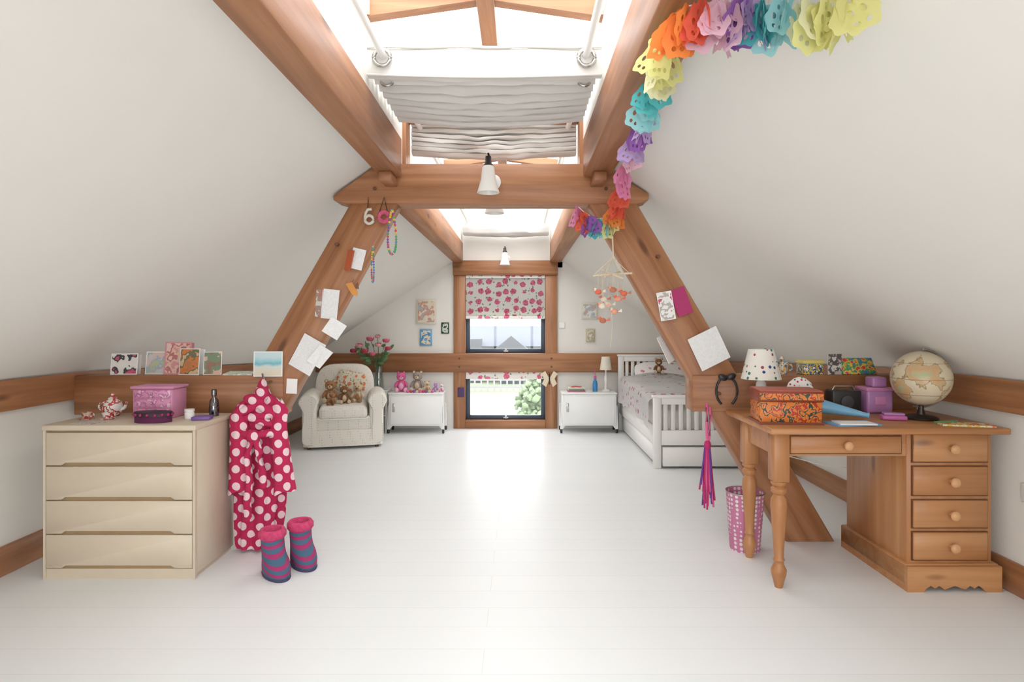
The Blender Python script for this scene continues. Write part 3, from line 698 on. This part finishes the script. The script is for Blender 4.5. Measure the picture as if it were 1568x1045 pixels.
def necklace(cx, cy, zt_, w, L, n):
    b = B('bead_necklace')
    for i in range(n):
        t = i/n*2*math.pi; z = zt_-L/2+L/2*math.cos(t); x = cx+w*math.sin(t)*(1-.5*math.cos(t)); b.ball((x, cy, z), .0075 if w > .012 else .006, beadm[random.randrange(5)], 8)
    b.tube([(cx+w*math.sin(t)*(1-.5*math.cos(t)), cy, zt_-L/2+L/2*math.cos(t)) for t in [i/40*2*math.pi for i in range(40)]], .0015, dark, 5, True)
    b.tube([(cx, cy, zt_), (cx, cy+.03, zt_+.01), (cx-.02, TY0+.02, zt_+.01)], .002, metal, 5); b.done()
necklace(-.725, 3.50, 1.91, .022, .25, 46); necklace(-.835, 3.50, 1.70, .006, .20, 40)
b = B('paper_butterfly'); og = plain('amber_card', C(200, 130, 50), .5)
b.prism([(-.955, 1.43), (-.99, 1.49), (-.955, 1.50), (-.92, 1.44), (-.925, 1.42)], 3.5, 3.504, og); b.prism([(-.955, 1.47), (-.92, 1.50), (-.915, 1.46)], 3.505, 3.508, plain('brown_card', C(110, 60, 40), .5)); b.tube([(-.955, 3.502, 1.5), (-.955, 3.56, 1.52)], .0015, dark, 5); b.done()

# ------------------------------------------------------------------ tissue garland
gm = {k: fabric_trans('tissue_'+k, c, .4) for k, c in {'yellow': C(228, 226, 150), 'pale': C(234, 232, 190), 'teal': C(84, 184, 188), 'aqua': C(156, 212, 216), 'purple': C(150, 96, 178), 'lilac': C(194, 168, 216), 'pink': C(230, 144, 184), 'rose': C(234, 192, 210), 'red': C(228, 98, 74), 'orange': C(234, 132, 60)}.items()}
def petal(b, o, rot, L, mat):
    t = bmesh.new(); edges = []
    def loop(pts):
        vs = [t.verts.new(p) for p in pts]
        for i in range(len(vs)): edges.append(t.edges.new((vs[i], vs[(i+1) % len(vs)])))
    n = 32; out = []
    for i in range(n):
        a = 2*math.pi*i/n; r = .5*(1+.09*math.cos(7*a))
        out.append((L*.46*r*math.sin(a)*(1.2-.5*math.cos(a)), 0, -L*.5+L*r*math.cos(a)))
    loop(out)
    for cx, cz, rx_, rz_ in ((0, -.26, .035, .07), (-.09, -.52, .05, .09), (.09, -.52, .05, .09), (-.075, -.79, .045, .06), (.075, -.79, .045, .06)):
        loop([(L*(cx+rx_*math.cos(a)), 0, L*(cz+rz_*math.sin(a))) for a in [2*math.pi*i/10 for i in range(10)]])
    bmesh.ops.triangle_fill(t, use_beauty=True, edges=edges)
    for v in t.verts: v.co.y += .12*L*math.sin(v.co.x/L*5)+.12*L*(v.co.z/L)**2
    b.emit(t, mat, True, Matrix.Translation(Vector(o)) @ rot)
b = B('tissue_paper_garland')
path = [((.72, 1.37, 2.0), 'yellow'), ((.70, 1.40, 2.01), 'yellow'), ((.665, 1.44, 2.03), 'pale'), ((.635, 1.48, 2.055), 'aqua'), ((.605, 1.52, 2.07), 'teal'), ((.58, 1.55, 2.085), 'lilac'), ((.55, 1.56, 2.09), 'purple'), ((.525, 1.57, 2.085), 'rose'),
        ((.495, 1.57, 2.085), 'rose'), ((.465, 1.57, 2.085), 'red'), ((.435, 1.58, 2.085), 'orange'), ((.41, 1.62, 2.085), 'orange'), ((.41, 1.70, 2.085), 'yellow'), ((.408, 1.78, 2.085), 'yellow'), ((.41, 1.87, 2.085), 'pale'), ((.43, 1.98, 2.085), 'pale'), ((.445, 2.10, 2.085), 'teal'), ((.455, 2.22, 2.085), 'aqua'),
        ((.475, 2.36, 2.085), 'lilac'), ((.49, 2.50, 2.08), 'purple'), ((.50, 2.66, 2.07), 'lilac'), ((.505, 2.82, 2.06), 'rose'), ((.51, 2.98, 2.045), 'pink'), ((.52, 3.12, 2.025), 'pink'), ((.53, 3.24, 1.995), 'red'), ((.535, 3.34, 1.95), 'red'), ((.52, 3.41, 1.91), 'orange'), ((.505, 3.44, 1.86), 'yellow')]
tail = [((.53, 3.46, 1.90), 'orange'), ((.48, 3.46, 1.86), 'aqua'), ((.44, 3.46, 1.855), 'teal'), ((.40, 3.46, 1.87), 'purple'), ((.36, 3.47, 1.90), 'red'), ((.33, 3.48, 1.93), 'pink')]
for ps in (path, tail):
    for p, k in ps:
        for i in range(6):
            L = .085+.04*random.random()
            if p[1] < 1.75: L = .085+.045*random.random()
            o = Vector(p)+Vector((random.uniform(-.012, .012), random.uniform(-.03, .03), random.uniform(-.008, .004)))
            b_rot = RZ(random.uniform(0, 6.28)) @ RX(R(random.uniform(-18, 18))) @ RY(R(random.uniform(-30, 30)))
            petal(b, o, b_rot, L, gm[k])
    b.tube([q for q, k in ps], .002, paper, 5)
b.done()
# mobile
b = B('hanging_mobile'); cx, cy = .52, 3.42; wire = plain('natural_twine', C(210, 194, 168), .8)
b.tube([(.535, TY0-.02, 1.97), (cx+.01, cy, 1.93), (cx, cy, 1.75), (cx+.005, cy, 1.62)], .004, wire, 6)
for a0, L in ((0, .11), (1.05, .10), (2.1, .105)):
    b.cyl((cx-L*math.cos(a0), cy-L*math.sin(a0)*.6, 1.53-.01*a0), (cx+L*math.cos(a0), cy+L*math.sin(a0)*.6, 1.545+.01*a0), .006, wire, seg=8)
    for sg in (-1, 1): b.tube([(cx, cy, 1.63), (cx+sg*L*.9*math.cos(a0), cy+sg*L*.9*math.sin(a0)*.6, 1.54)], .002, wire, 5)
felt = [plain('felt_%d' % i, c, .95, nscale=50, namt=.15) for i, c in enumerate((C(214, 104, 76), C(220, 208, 190), C(180, 110, 84), C(220, 150, 120), C(90, 80, 80)))]
def bird(x, y, z, k, mt, mt2):
    b.ball((x, y, z), (.022*k, .015*k, .017*k), mt, 12); b.ball((x-.017*k, y, z+.015*k), .010*k, mt2, 10); b.lathe([(.004*k, 0), (0, .012*k)], (x-.026*k, y, z+.015*k), felt[0], 8, RY(R(-90)))
    b.prism([(x+.017*k, z), (x+.045*k, z+.018*k), (x+.045*k, z-.004*k)], y-.003, y+.003, mt2)
for i, (dx, dz) in enumerate(((-.08, 1.44), (-.045, 1.40), (.0, 1.45), (.03, 1.40), (-.02, 1.37), (.06, 1.43), (-.06, 1.36), (-.05, 1.28), (.01, 1.33))):
    yy = cy+.03*math.sin(i*2); b.tube([(cx+dx, yy, 1.545), (cx+dx, yy, dz)], .0012, wire, 5); bird(cx+dx, yy, dz, .9, felt[i % 5 if i % 5 != 4 else 1], felt[(i+1) % 4])
b.tube([(cx-.01, cy, 1.37), (cx, cy, 1.25), (cx-.01, cy, 1.13)], .0015, wire, 5); b.done()

# ------------------------------------------------------------------ soft toys
eye = plain('toy_eye', C(20, 16, 16), .2)
def teddy(x, y, z, h, rz, mat, mat2, name='teddy_bear', ears='round', lean=0):
    b = B(name, T(x, y, z, rz, lean)); s = h
    b.ball((0, 0, .25*s), (.19*s, .16*s, .25*s), mat, 16); b.ball((0, -.07*s, .24*s), (.12*s, .11*s, .18*s), mat2, 14)
    b.ball((0, -.03*s, .64*s), (.20*s, .17*s, .18*s), mat, 18); b.ball((0, -.17*s, .59*s), (.085*s, .075*s, .065*s), mat2, 12); b.ball((0, -.24*s, .61*s), (.025*s, .018*s, .018*s), eye, 8)
    for sg in (-1, 1):
        b.ball((sg*.07*s, -.185*s, .68*s), .018*s, eye, 8)
        if ears == 'round': b.ball((sg*.15*s, -.02*s, .80*s), (.07*s, .035*s, .07*s), mat, 12); b.ball((sg*.15*s, -.045*s, .80*s), (.045*s, .02*s, .045*s), mat2, 10)
        else: b.lathe([(.07*s, 0), (.04*s, .09*s), (0, .15*s)], (sg*.12*s, -.02*s, .74*s), mat, 12)
        b.ball((sg*.21*s, -.08*s, .32*s), (.065*s, .07*s, .17*s), mat, 12, RY(R(-sg*28)) @ RX(R(-25)))
        b.ball((sg*.13*s, -.20*s, .08*s), (.075*s, .17*s, .075*s), mat, 12, RZ(R(sg*20))); b.ball((sg*.18*s, -.34*s, .10*s), (.08*s, .04*s, .095*s), mat2, 12)
    return b.done()
tb1 = plain('teddy_tan', C(170, 124, 84), .95, nscale=40, namt=.15, bmp=.4); tb2 = plain('teddy_cream', C(216, 194, 162), .95, nscale=40, namt=.1, bmp=.4)
tb3 = plain('teddy_brown', C(128, 88, 58), .95, nscale=40, namt=.15, bmp=.4); tg = plain('teddy_grey', C(156, 142, 132), .95, nscale=40, namt=.12, bmp=.4); tpk = plain('plush_pink', C(220, 96, 152), .9, nscale=40, namt=.1, bmp=.4)

# ------------------------------------------------------------------ armchair
arm = spots('spotted_loose_cover', C(238, 233, 223), [C(204, 194, 176), C(212, 204, 188)], 42, .22, .9, .2)
AM = T(-1.85, 6.50, 0, R(14))
b = B('armchair', AM)
b.box(-.36, .36, -.33, .33, .05, .32, arm, .03, 4)
for sg in (-1, 1):
    xa = sg*.325
    rings = []
    for yy, k in ((-.365, .88), (-.35, 1), (-.15, 1), (.15, 1), (.30, .98)):
        prof = []
        for q in range(28):
            a = 2*math.pi*q/28; px_, pz = math.cos(a), math.sin(a)
            if pz >= 0: prof.append((xa+.095*px_*k+sg*.01, yy, .47+.085*pz*k))
            else:
                f = min(1, -pz*1.6); prof.append((xa+(.095-.02*math.sin(f*math.pi))*px_*k/(max(.35, (1-pz*pz)**.5))*.62+sg*.01, yy, .47+pz*.42))
        rings.append(prof)
    b.loft(rings, arm)
    b.box(xa-.07, xa+.07, -.345, .31, .05, .46, arm, .03, 4)
bk = []
for yy, k in ((-.07, .9), (-.05, 1), (.05, 1), (.08, .92)):
    out = []
    for q in range(40):
        a = 2*math.pi*q/40; c_, s_ = math.cos(a), math.sin(a)
        out.append((.31*k*(abs(c_)**.5)*(1 if c_ > 0 else -1), .25+yy+.0, .46+.35*k*(abs(s_)**.55)*(1 if s_ > 0 else -1)))
    bk.append([(p[0], p[1]+(p[2]-.3)*.18, p[2]) for p in out])
b.loft(bk, arm)
b.box(-.235, .235, -.37, .20, .29, .43, arm, .05, 5)
b.tube([(-.235+.47*i/12, -.372, .30) for i in range(13)], .006, white, 6)
b.loft([[(kx*.385*(abs(math.cos(a))**.25)*(1 if math.cos(a) > 0 else -1)*(1+.012*math.sin(9*a)), kx*.36*(abs(math.sin(a))**.25)*(1 if math.sin(a) > 0 else -1), z) for a in [2*math.pi*(q+.5)/64 for q in range(64)]] for kx, z in ((1.03, .03), (1.0, .12), (.985, .19))], arm)
for x_ in (-.33, .33):
    for y_ in (-.3, .3): b.cyl((x_, y_, 0), (x_, y_, .06), .018, pineDark)
b.done()
def onchair(x, y, z): return AM @ Vector((x, y, z))
p = onchair(-.14, -.04, .432); teddy(p.x, p.y, p.z, .28, R(12), tb1, tb2)
p = onchair(.0, -.14, .432); teddy(p.x, p.y, p.z, .22, R(25), tb3, tb2)
p = onchair(.14, -.05, .432); teddy(p.x, p.y, p.z, .24, R(0), tb2, tb1)
p = onchair(-.11, -.25, .432); teddy(p.x, p.y, p.z, .16, R(-5), tb1, tb3)
b = B('scatter_cushion', AM @ T(.04, .11, .53, 0, R(-14), R(14)))
cm = floral('cushion_print', C(222, 212, 190), (C(196, 70, 80), C(220, 140, 96)), C(120, 140, 80), 16, .36, .28)
b.loft([[(w*(abs(math.cos(a))**.4)*(1 if math.cos(a) > 0 else -1), yy, .1+w*.75*(abs(math.sin(a))**.4)*(1 if math.sin(a) > 0 else -1)) for a in [2*math.pi*q/36 for q in range(36)]] for yy, w in ((-.05, .05), (-.045, .10), (-.02, .15), (0, .16), (.02, .15), (.045, .10), (.05, .05))], cm); b.done()

# side table & vase
b = B('side_table')
b.box(-1.74, -1.515, 7.02, 7.28, .458, .47, whitem, .004, 2); b.tube([(-1.74, 7.02, .485), (-1.515, 7.02, .485), (-1.515, 7.28, .485), (-1.74, 7.28, .485)], .006, whitem, 8, True)
for x_ in (-1.73, -1.525):
    for y_ in (7.03, 7.27): b.cyl((x_, y_, 0), (x_, y_, .485), .008, whitem, seg=10)
    b.cyl((x_, 7.03, .05), (x_, 7.27, .40), .006, whitem, seg=8)
b.cyl((-1.73, 7.03, .20), (-1.525, 7.03, .20), .006, whitem, seg=8); b.done()
b = B('glass_vase'); vg = thin_glass('vase_glass', (.86, .92, .9, 1), .18); vx, vy = -1.635, 7.15
b.lathe([(0, .472), (.055, .472), (.06, .50), (.055, .60), (.04, .68), (.042, .74), (.055, .76), (.052, .76), (.038, .74), (.036, .68), (.05, .60), (.055, .50), (0, .48)], (vx, vy, 0), vg)
stem = plain('stem_green', C(70, 110, 60), .7); leafm = plain('leaf_green', C(92, 126, 80), .7)
fp = [plain('peony_pink', C(204, 92, 120), .8), plain('peony_rose', C(186, 60, 84), .8), plain('peony_blush', C(224, 164, 164), .8)]
heads = [(-.30, .02, .93, .055), (-.22, -.03, .99, .06), (-.10, .0, 1.07, .06), (-.15, -.05, .93, .055), (.0, -.03, 1.0, .055), (.08, .02, 1.05, .055), (.11, -.02, .96, .05), (-.02, .03, 1.10, .045), (-.06, -.06, .90, .05)]
for i, (dx, dy, z, r) in enumerate(heads):
    b.tube([(vx+.02*math.sin(i), vy+.02*math.cos(i), .49), (vx+dx*.08, vy, .74), (vx+dx*.6, vy+dy*.6, .74+(z-.74)*.7), (vx+dx, vy+dy, z)], .0035, stem, 6)
    for k in range(12):
        a = k*2.4; rr = r*(.25+.6*(k/12)); b.ball((vx+dx+rr*math.cos(a)*.8, vy+dy+rr*math.sin(a)*.8, z+r*.35-rr*.35), (r*.45, r*.2, r*.42), fp[(i+k//7) % 3], 8, RZ(a+math.pi/2) @ RX(R(25)))
for k in range(40):
    a = k*2.39; q = random.random(); z = .76+.26*q; b.ball((vx-.05+(.05+.20*q)*math.cos(a), vy+.05*math.sin(a), z), (.045, .004, .018), leafm, 8, RZ(a) @ RY(R(random.uniform(-60, 10))))
b.done()

# cabinets
def cabinet(x0, x1, y0, y1, h):
    b = B('storage_cabinet')
    b.box(x0, x1, y0, y1, .09, h-.02, whitem, .008, 2); b.box(x0-.008, x1+.008, y0-.008, y1, h-.02, h, whitem, .006, 2)
    b.box(x0+.02, x1-.02, y0-.01, y0+.002, .11, h-.04, whitem, .006, 2)
    b.cyl((x0+.06, y0-.01, .30), (x0+.06, y0-.03, .30), .012, metal); b.box(x0+.045, x0+.075, y0-.014, y0-.008, .25, .35, metal, .003)
    for x_, sg in ((x0, -1), (x1, 1)):
        for y_ in (y0+.03, y1-.03):
            b.prism([(x_-sg*.05, .10), (x_+sg*.004, .12), (x_+sg*.004, .32), (x_+sg*.012, .32), (x_+sg*.02, .05), (x_-sg*.01, .05)], y_-.012, y_+.012, whitem)
            b.lathe([(0, -.012), (.02, -.012), (.024, -.006), (.024, .006), (.02, .012), (0, .012)], (x_+sg*.008, y_, .024), dark, 16, RY(R(90))); b.cyl((x_+sg*.008, y_, .03), (x_+sg*.008, y_, .06), .008, metal, seg=10)
    b.done()
cabinet(-1.485, -.875, 6.98, 7.29, .467); cabinet(.49, 1.11, 7.0, 7.29, .467)
teddy(-1.37, 7.13, .467, .27, R(10), tpk, plain('plush_pale', C(236, 180, 204), .9), 'plush_cat', 'cat'); teddy(-1.18, 7.14, .467, .28, R(-5), tg, tb2)
teddy(-1.065, 7.10, .467, .15, R(10), tb2, tb1)
teddy(-.965, 7.10, .467, .12, R(-10), plain('plush_lilac', C(176, 126, 196), .9), tb2, 'plush_rabbit', 'cat'); teddy(-.90, 7.12, .467, .11, R(0), plain('plush_white', C(230, 222, 222), .9), tpk, 'plush_lamb')
b = B('trinket_toys'); 
for i in range(9): b.ball((-1.27+.035*i, 6.995+.006*math.sin(i*3), .482), (.018, .015, .016), (tpk, fp[1], beadm[4], tb2)[i % 4], 10)
b.done()
# right cabinet items
b = B('bedside_lamp'); lx, ly = 1.01, 7.16
b.lathe([(0, .468), (.05, .468), (.05, .48), (.018, .49), (.012, .55), (.02, .60), (.012, .66), (.01, .72), (0, .72)], (lx, ly, 0), white)
b.lathe([(.068, .72), (.070, .718), (.048, .87), (.045, .87), (.065, .723)], (lx, ly, 0), plain('linen_shade', C(230, 222, 204), .9)); b.cyl((lx, ly, .72), (lx, ly, .82), .006, whitem); b.done()
b = B('water_bottle'); b.lathe([(0, .468), (.028, .468), (.03, .55), (.024, .585), (.014, .60), (.014, .625), (0, .626)], (.88, 7.12, 0), plain('blue_bottle', C(50, 130, 190), .3)); pcap = plain('pink_cap', C(216, 76, 144), .3); b.cyl((.88, 7.12, .62), (.88, 7.12, .65), .016, pcap); b.cyl((.88,7.12,.65),(.875,7.12,.72),.004,pcap); b.done()
b = B('book_stack')
for i, c in enumerate((C(190, 104, 134), C(116, 154, 136), C(224, 208, 170))): b.box(.56+.01*i, .76-.01*i, 7.05, 7.2, .468+.018*i, .484+.018*i, plain('book_%d' % i, c, .5), .002, 1); b.box(.565, .755, 7.055, 7.195, .471+.018*i, .481+.018*i, paper)
b.tube([(.6, 7.08, .523), (.65, 7.1, .53), (.72, 7.09, .523)], .008, fp[0]); b.done()

# ------------------------------------------------------------------ bed
bedf = floral('floral_bed_linen', C(242, 239, 236), (C(200, 84, 108), C(226, 150, 166)), C(196, 202, 200), 11, .26, .15)
b = B('single_bed'); bx0, bx1, by0, by1 = 1.17, 2.19, 5.33, 7.29
def slatboard(y0, y1, h):
    for x in (bx0, bx1-.065): b.box(x, x+.065, y0-.005, y1+.005, 0, h, white, .005, 1)
    b.box(bx0+.065, bx1-.065, y0, y1, h-.07, h-.005, white, .005, 1); b.box(bx0-.01, bx1+.01, y0-.01, y1+.01, h-.012, h+.01, white, .005, 2)
    b.box(bx0+.065, bx1-.065, y0, y1, .20, .33, white, .004, 1)
    n = 13
    for i in range(n):
        x = bx0+.085+(bx1-bx0-.17-.038)*i/(n-1); b.box(x, x+.038, y0+.012, y1-.012, .33, h-.07, white, .003, 1)
slatboard(by0, by0+.05, .625); slatboard(by1-.05, by1, .88)
for x in (bx0+.01, bx1-.04): b.box(x, x+.03, by0+.05, by1-.05, .20, .36, white, .004, 1)
b.box(bx0+.04, bx1-.04, by0+.05, by1-.05, .28, .31, white)
b.box(bx0+.03, bx1-.07, by0+.055, by1-.10, .03, .045, white)
for a in ((bx0+.03, bx0+.05, by0+.055, by1-.1), (bx1-.09, bx1-.07, by0+.055, by1-.1), (bx0+.03, bx1-.07, by0+.055, by0+.075), (bx0+.03, bx1-.07, by1-.12, by1-.1)): b.box(a[0], a[1], a[2], a[3], .03, .185, white, .003, 1)
b.box(bx0+.075, bx1-.08, by0-.012, by0+.012, .02, .185, white, .004, 1)
b.box(bx0+.03, bx1-.06, by0+.06, by1-.07, .31, .50, plain('mattress_ticking', C(236, 232, 226), .9), .04, 4)
# pillow (part of the made-up bed)
b.M = T(1.70, 7.08, .66, 0, R(35))
b.loft([[(w*.36*(abs(math.cos(a))**.45)*(1 if math.cos(a) > 0 else -1), w*.21*(abs(math.sin(a))**.45)*(1 if math.sin(a) > 0 else -1), z) for a in [2*math.pi*q/40 for q in range(40)]] for z, w in ((-.07, .5), (-.06, .85), (-.02, 1), (.02, 1), (.06, .85), (.075, .5))], bedf)
b.M = Matrix(); b.done()
b = B('duvet')
def duv(u, v):
    y = by0+.075+v*1.60; s_ = u*1.30; n1 = noise.noise(Vector((u*3, v*4, 1)))
    n2 = noise.noise(Vector((u*8, v*10, 4)))
    if s_ < .22: z = .36+s_*1.0; x = bx0-.035-.012*math.sin(v*26)*(1-s_/.22)-.012*n1
    elif s_ < .34: a = (s_-.22)/.12*math.pi/2; x = bx0-.035+.09*(1-math.cos(a)); z = .58+.06*math.sin(a)
    else: x = bx0+.055+(s_-.34); z = .64+.012*math.sin((s_-.34)*3)
    if s_ > .25: z += n1*.03+n2*.014+.03*v
    z -= .03*max(0, 1-v*8)**2
    return (x, y, z)
b.surf(duv, 60, 70, bedf, .02); b.done()
teddy(1.56, 6.86, .70, .20, R(-10), tb3, tb2)

# ------------------------------------------------------------------ far wall pictures
def pic(x0, x1, z0, z1, mat, fr=white, name='picture_frame', t=.02, y=YF-.001):
    b = B(name)
    e = min(.018, (x1-x0)*.14)
    b.box(x0, x1, y-t, y, z0, z1, fr, .003, 1); b.box(x0+e, x1-e, y-t-.002, y-t+.001, z0+e, z1-e, mat); b.done()
pic(-1.23, -.995, 1.254, 1.54, P(C(222, 210, 190), C(218, 206, 184), C(200, 140, 120), C(160, 176, 182)), cardb, 'canvas_print', .03)
pic(-.935, -.84, 1.135, 1.27, P(C(30, 60, 40), C(200, 204, 190), C(20, 50, 36)), plain('dark_green', C(30, 60, 44), .5), t=.012)
pic(-1.19, -1.045, .99, 1.19, P(C(94, 160, 200), C(226, 210, 180), C(66, 134, 184)), plain('blue_frame', C(110, 164, 200), .5), 'canvas_print')
pic(.75, .94, 1.31, 1.505, P(C(230, 226, 216), C(226, 220, 210), C(170, 186, 196), C(206, 160, 140)), cardb, 'canvas_print')
pic(.80, .905, 1.035, 1.19, P(C(220, 214, 200), C(176, 166, 138), C(216, 206, 186)), plain('gold_frame', C(196, 186, 152), .5))
pic(.48, .55, 1.20, 1.27, white, whitem, 'light_switch', .01)
vs_ = plain('violet_sign', C(70, 40, 90), .5)
pic(-.735, -.655, .38, .49, vs_, vs_, 'post_sign', .012, YF-.042)
b = B('butterfly_ornament'); wm = plain('cream_wing', C(226, 210, 180), .6); yb = YF-.07
for sg in (-1, 1):
    b.prism([(.36, .60), (.36+sg*.05, .69), (.36+sg*.10, .66), (.36+sg*.06, .60), (.36+sg*.09, .54), (.36+sg*.04, .50)], yb, yb+.006, wm)
b.cyl((.36, yb, .53), (.36, yb, .66), .008, dark, seg=8); b.cyl((.36, yb, .6), (.36, YF-.04, .6), .003, dark, seg=6); b.done()
b = B('wall_socket'); b.box(XR-.01, XR, 2.70, 2.84, .44, .53, white, .004, 2); b.box(XR-.014, XR-.009, 2.72, 2.74, .49, .51, white, .002, 1); b.box(XR-.014, XR-.009, 2.80, 2.82, .49, .51, white, .002, 1); b.done()

# ------------------------------------------------------------------ outside world
grass = plain('lawn', C(112, 122, 98), .95, nscale=.6, namt=.15)
b = B('garden_ground'); b.box(-60, 60, 9, 90, -3.2, -3, grass); b.done()
b = B('garden_path'); b.box(-12, 14, 30, 36, -3.0, -2.98, plain('gravel', C(136, 134, 128), .9)); b.done()
b = B('neighbour_house'); sl = plain('slate_roof', C(48, 56, 68), .7, nscale=4); sl2 = plain('slate_roof_dark', C(28, 33, 42), .7, nscale=4); hb = plain('grey_render', C(92, 98, 104), .8); gw = plain('house_window', C(30, 36, 44), .3)
b.box(-14, 14, 45, 52, -3, -.3, hb); b.prism([(44.3, -.45), (48.5, 1.0), (52.7, -.45)], -14.5, 14.5, sl, 'YZ')
b.box(-1.4, .3, 42.5, 46, -3, -.55, sl2); b.prism([(-1.7, -.6), (-.55, .35), (.6, -.6)], 42.2, 46, sl2)
b.box(-3.6, -2.7, 43.2, 45, -3, .1, sl2)
for x in (-11, -7, 3, 7, 11): b.box(x-.5, x+.5, 44.95, 45.05, -1.8, -.8, gw)
b.done()
b = B('garden_fence'); fm = plain('fence_paint', C(130, 130, 130), .8)
for i in range(60): b.box(-12+i*.4, -11.9+i*.4, 38, 38.05, -3, -2.1, fm)
b.box(-12, 12, 38.05, 38.1, -2.35, -2.25, fm); b.box(-12, 12, 38.05, 38.1, -2.8, -2.7, fm); b.done()
b = B('garden_bush'); lf = plain('foliage', C(112, 128, 98), .9, nscale=3, namt=.35)
for i in range(260):
    a = random.uniform(0, 6.28); q = random.random(); c = (.65+.85*math.cos(a)*q, 24+.9*math.sin(a)*q, -3+2.4*random.random()**.7*(1.05-q*.6))
    t = bmesh.new(); bmesh.ops.create_icosphere(t, subdivisions=1, radius=.07+.10*random.random())
    for v in t.verts: v.co *= 1+.6*noise.noise(v.co*9+Vector((i, 0, 0)))
    b.emit(t, lf, False, Matrix.Translation(c))
b.cyl((.65, 24, -3), (.65, 24, -1.8), .08, pineDark); b.done()

# ------------------------------------------------------------------ light
w = bpy.data.worlds.new('sky'); S.world = w; w.use_nodes = True
nt = w.node_tree; bg = nt.nodes['Background']; bg.inputs[0].default_value = (.96, .985, 1.0, 1); bg.inputs[1].default_value = 5.6
def portal(name, loc, rot, sx, sy):
    L = bpy.data.lights.new(name, 'AREA'); L.shape = 'RECTANGLE'; L.size = sx; L.size_y = sy; L.cycles.is_portal = True
    o = bpy.data.objects.new(name, L); o.location = loc; o.rotation_euler = rot; S.collection.objects.link(o)
portal('portal_skylight', (-.15, (YB+YF)/2, 2.80), (0, 0, 0), 1.15, YF-YB)
portal('portal_back', (-.15, YB-.2, 1.06), (R(90), 0, 0), 3.2, 1.9)
portal('portal_far', (-.16, YF+.2, .75), (R(-90), 0, 0), 1.0, 1.4)

# ------------------------------------------------------------------ camera
cam = bpy.data.cameras.new('camera'); co = bpy.data.objects.new('camera', cam); S.collection.objects.link(co)
cam.sensor_width = 36; cam.lens = 940/1568*36; co.location = (0, 0, 1.27); co.rotation_euler = (R(90), 0, 0)
cam.shift_x = -11/1568; cam.shift_y = -28.5/1568; cam.clip_start = .05
S.camera = co
S.view_settings.view_transform = 'Standard'; S.view_settings.look = 'None'; S.view_settings.exposure = .22; S.view_settings.gamma = 1.08
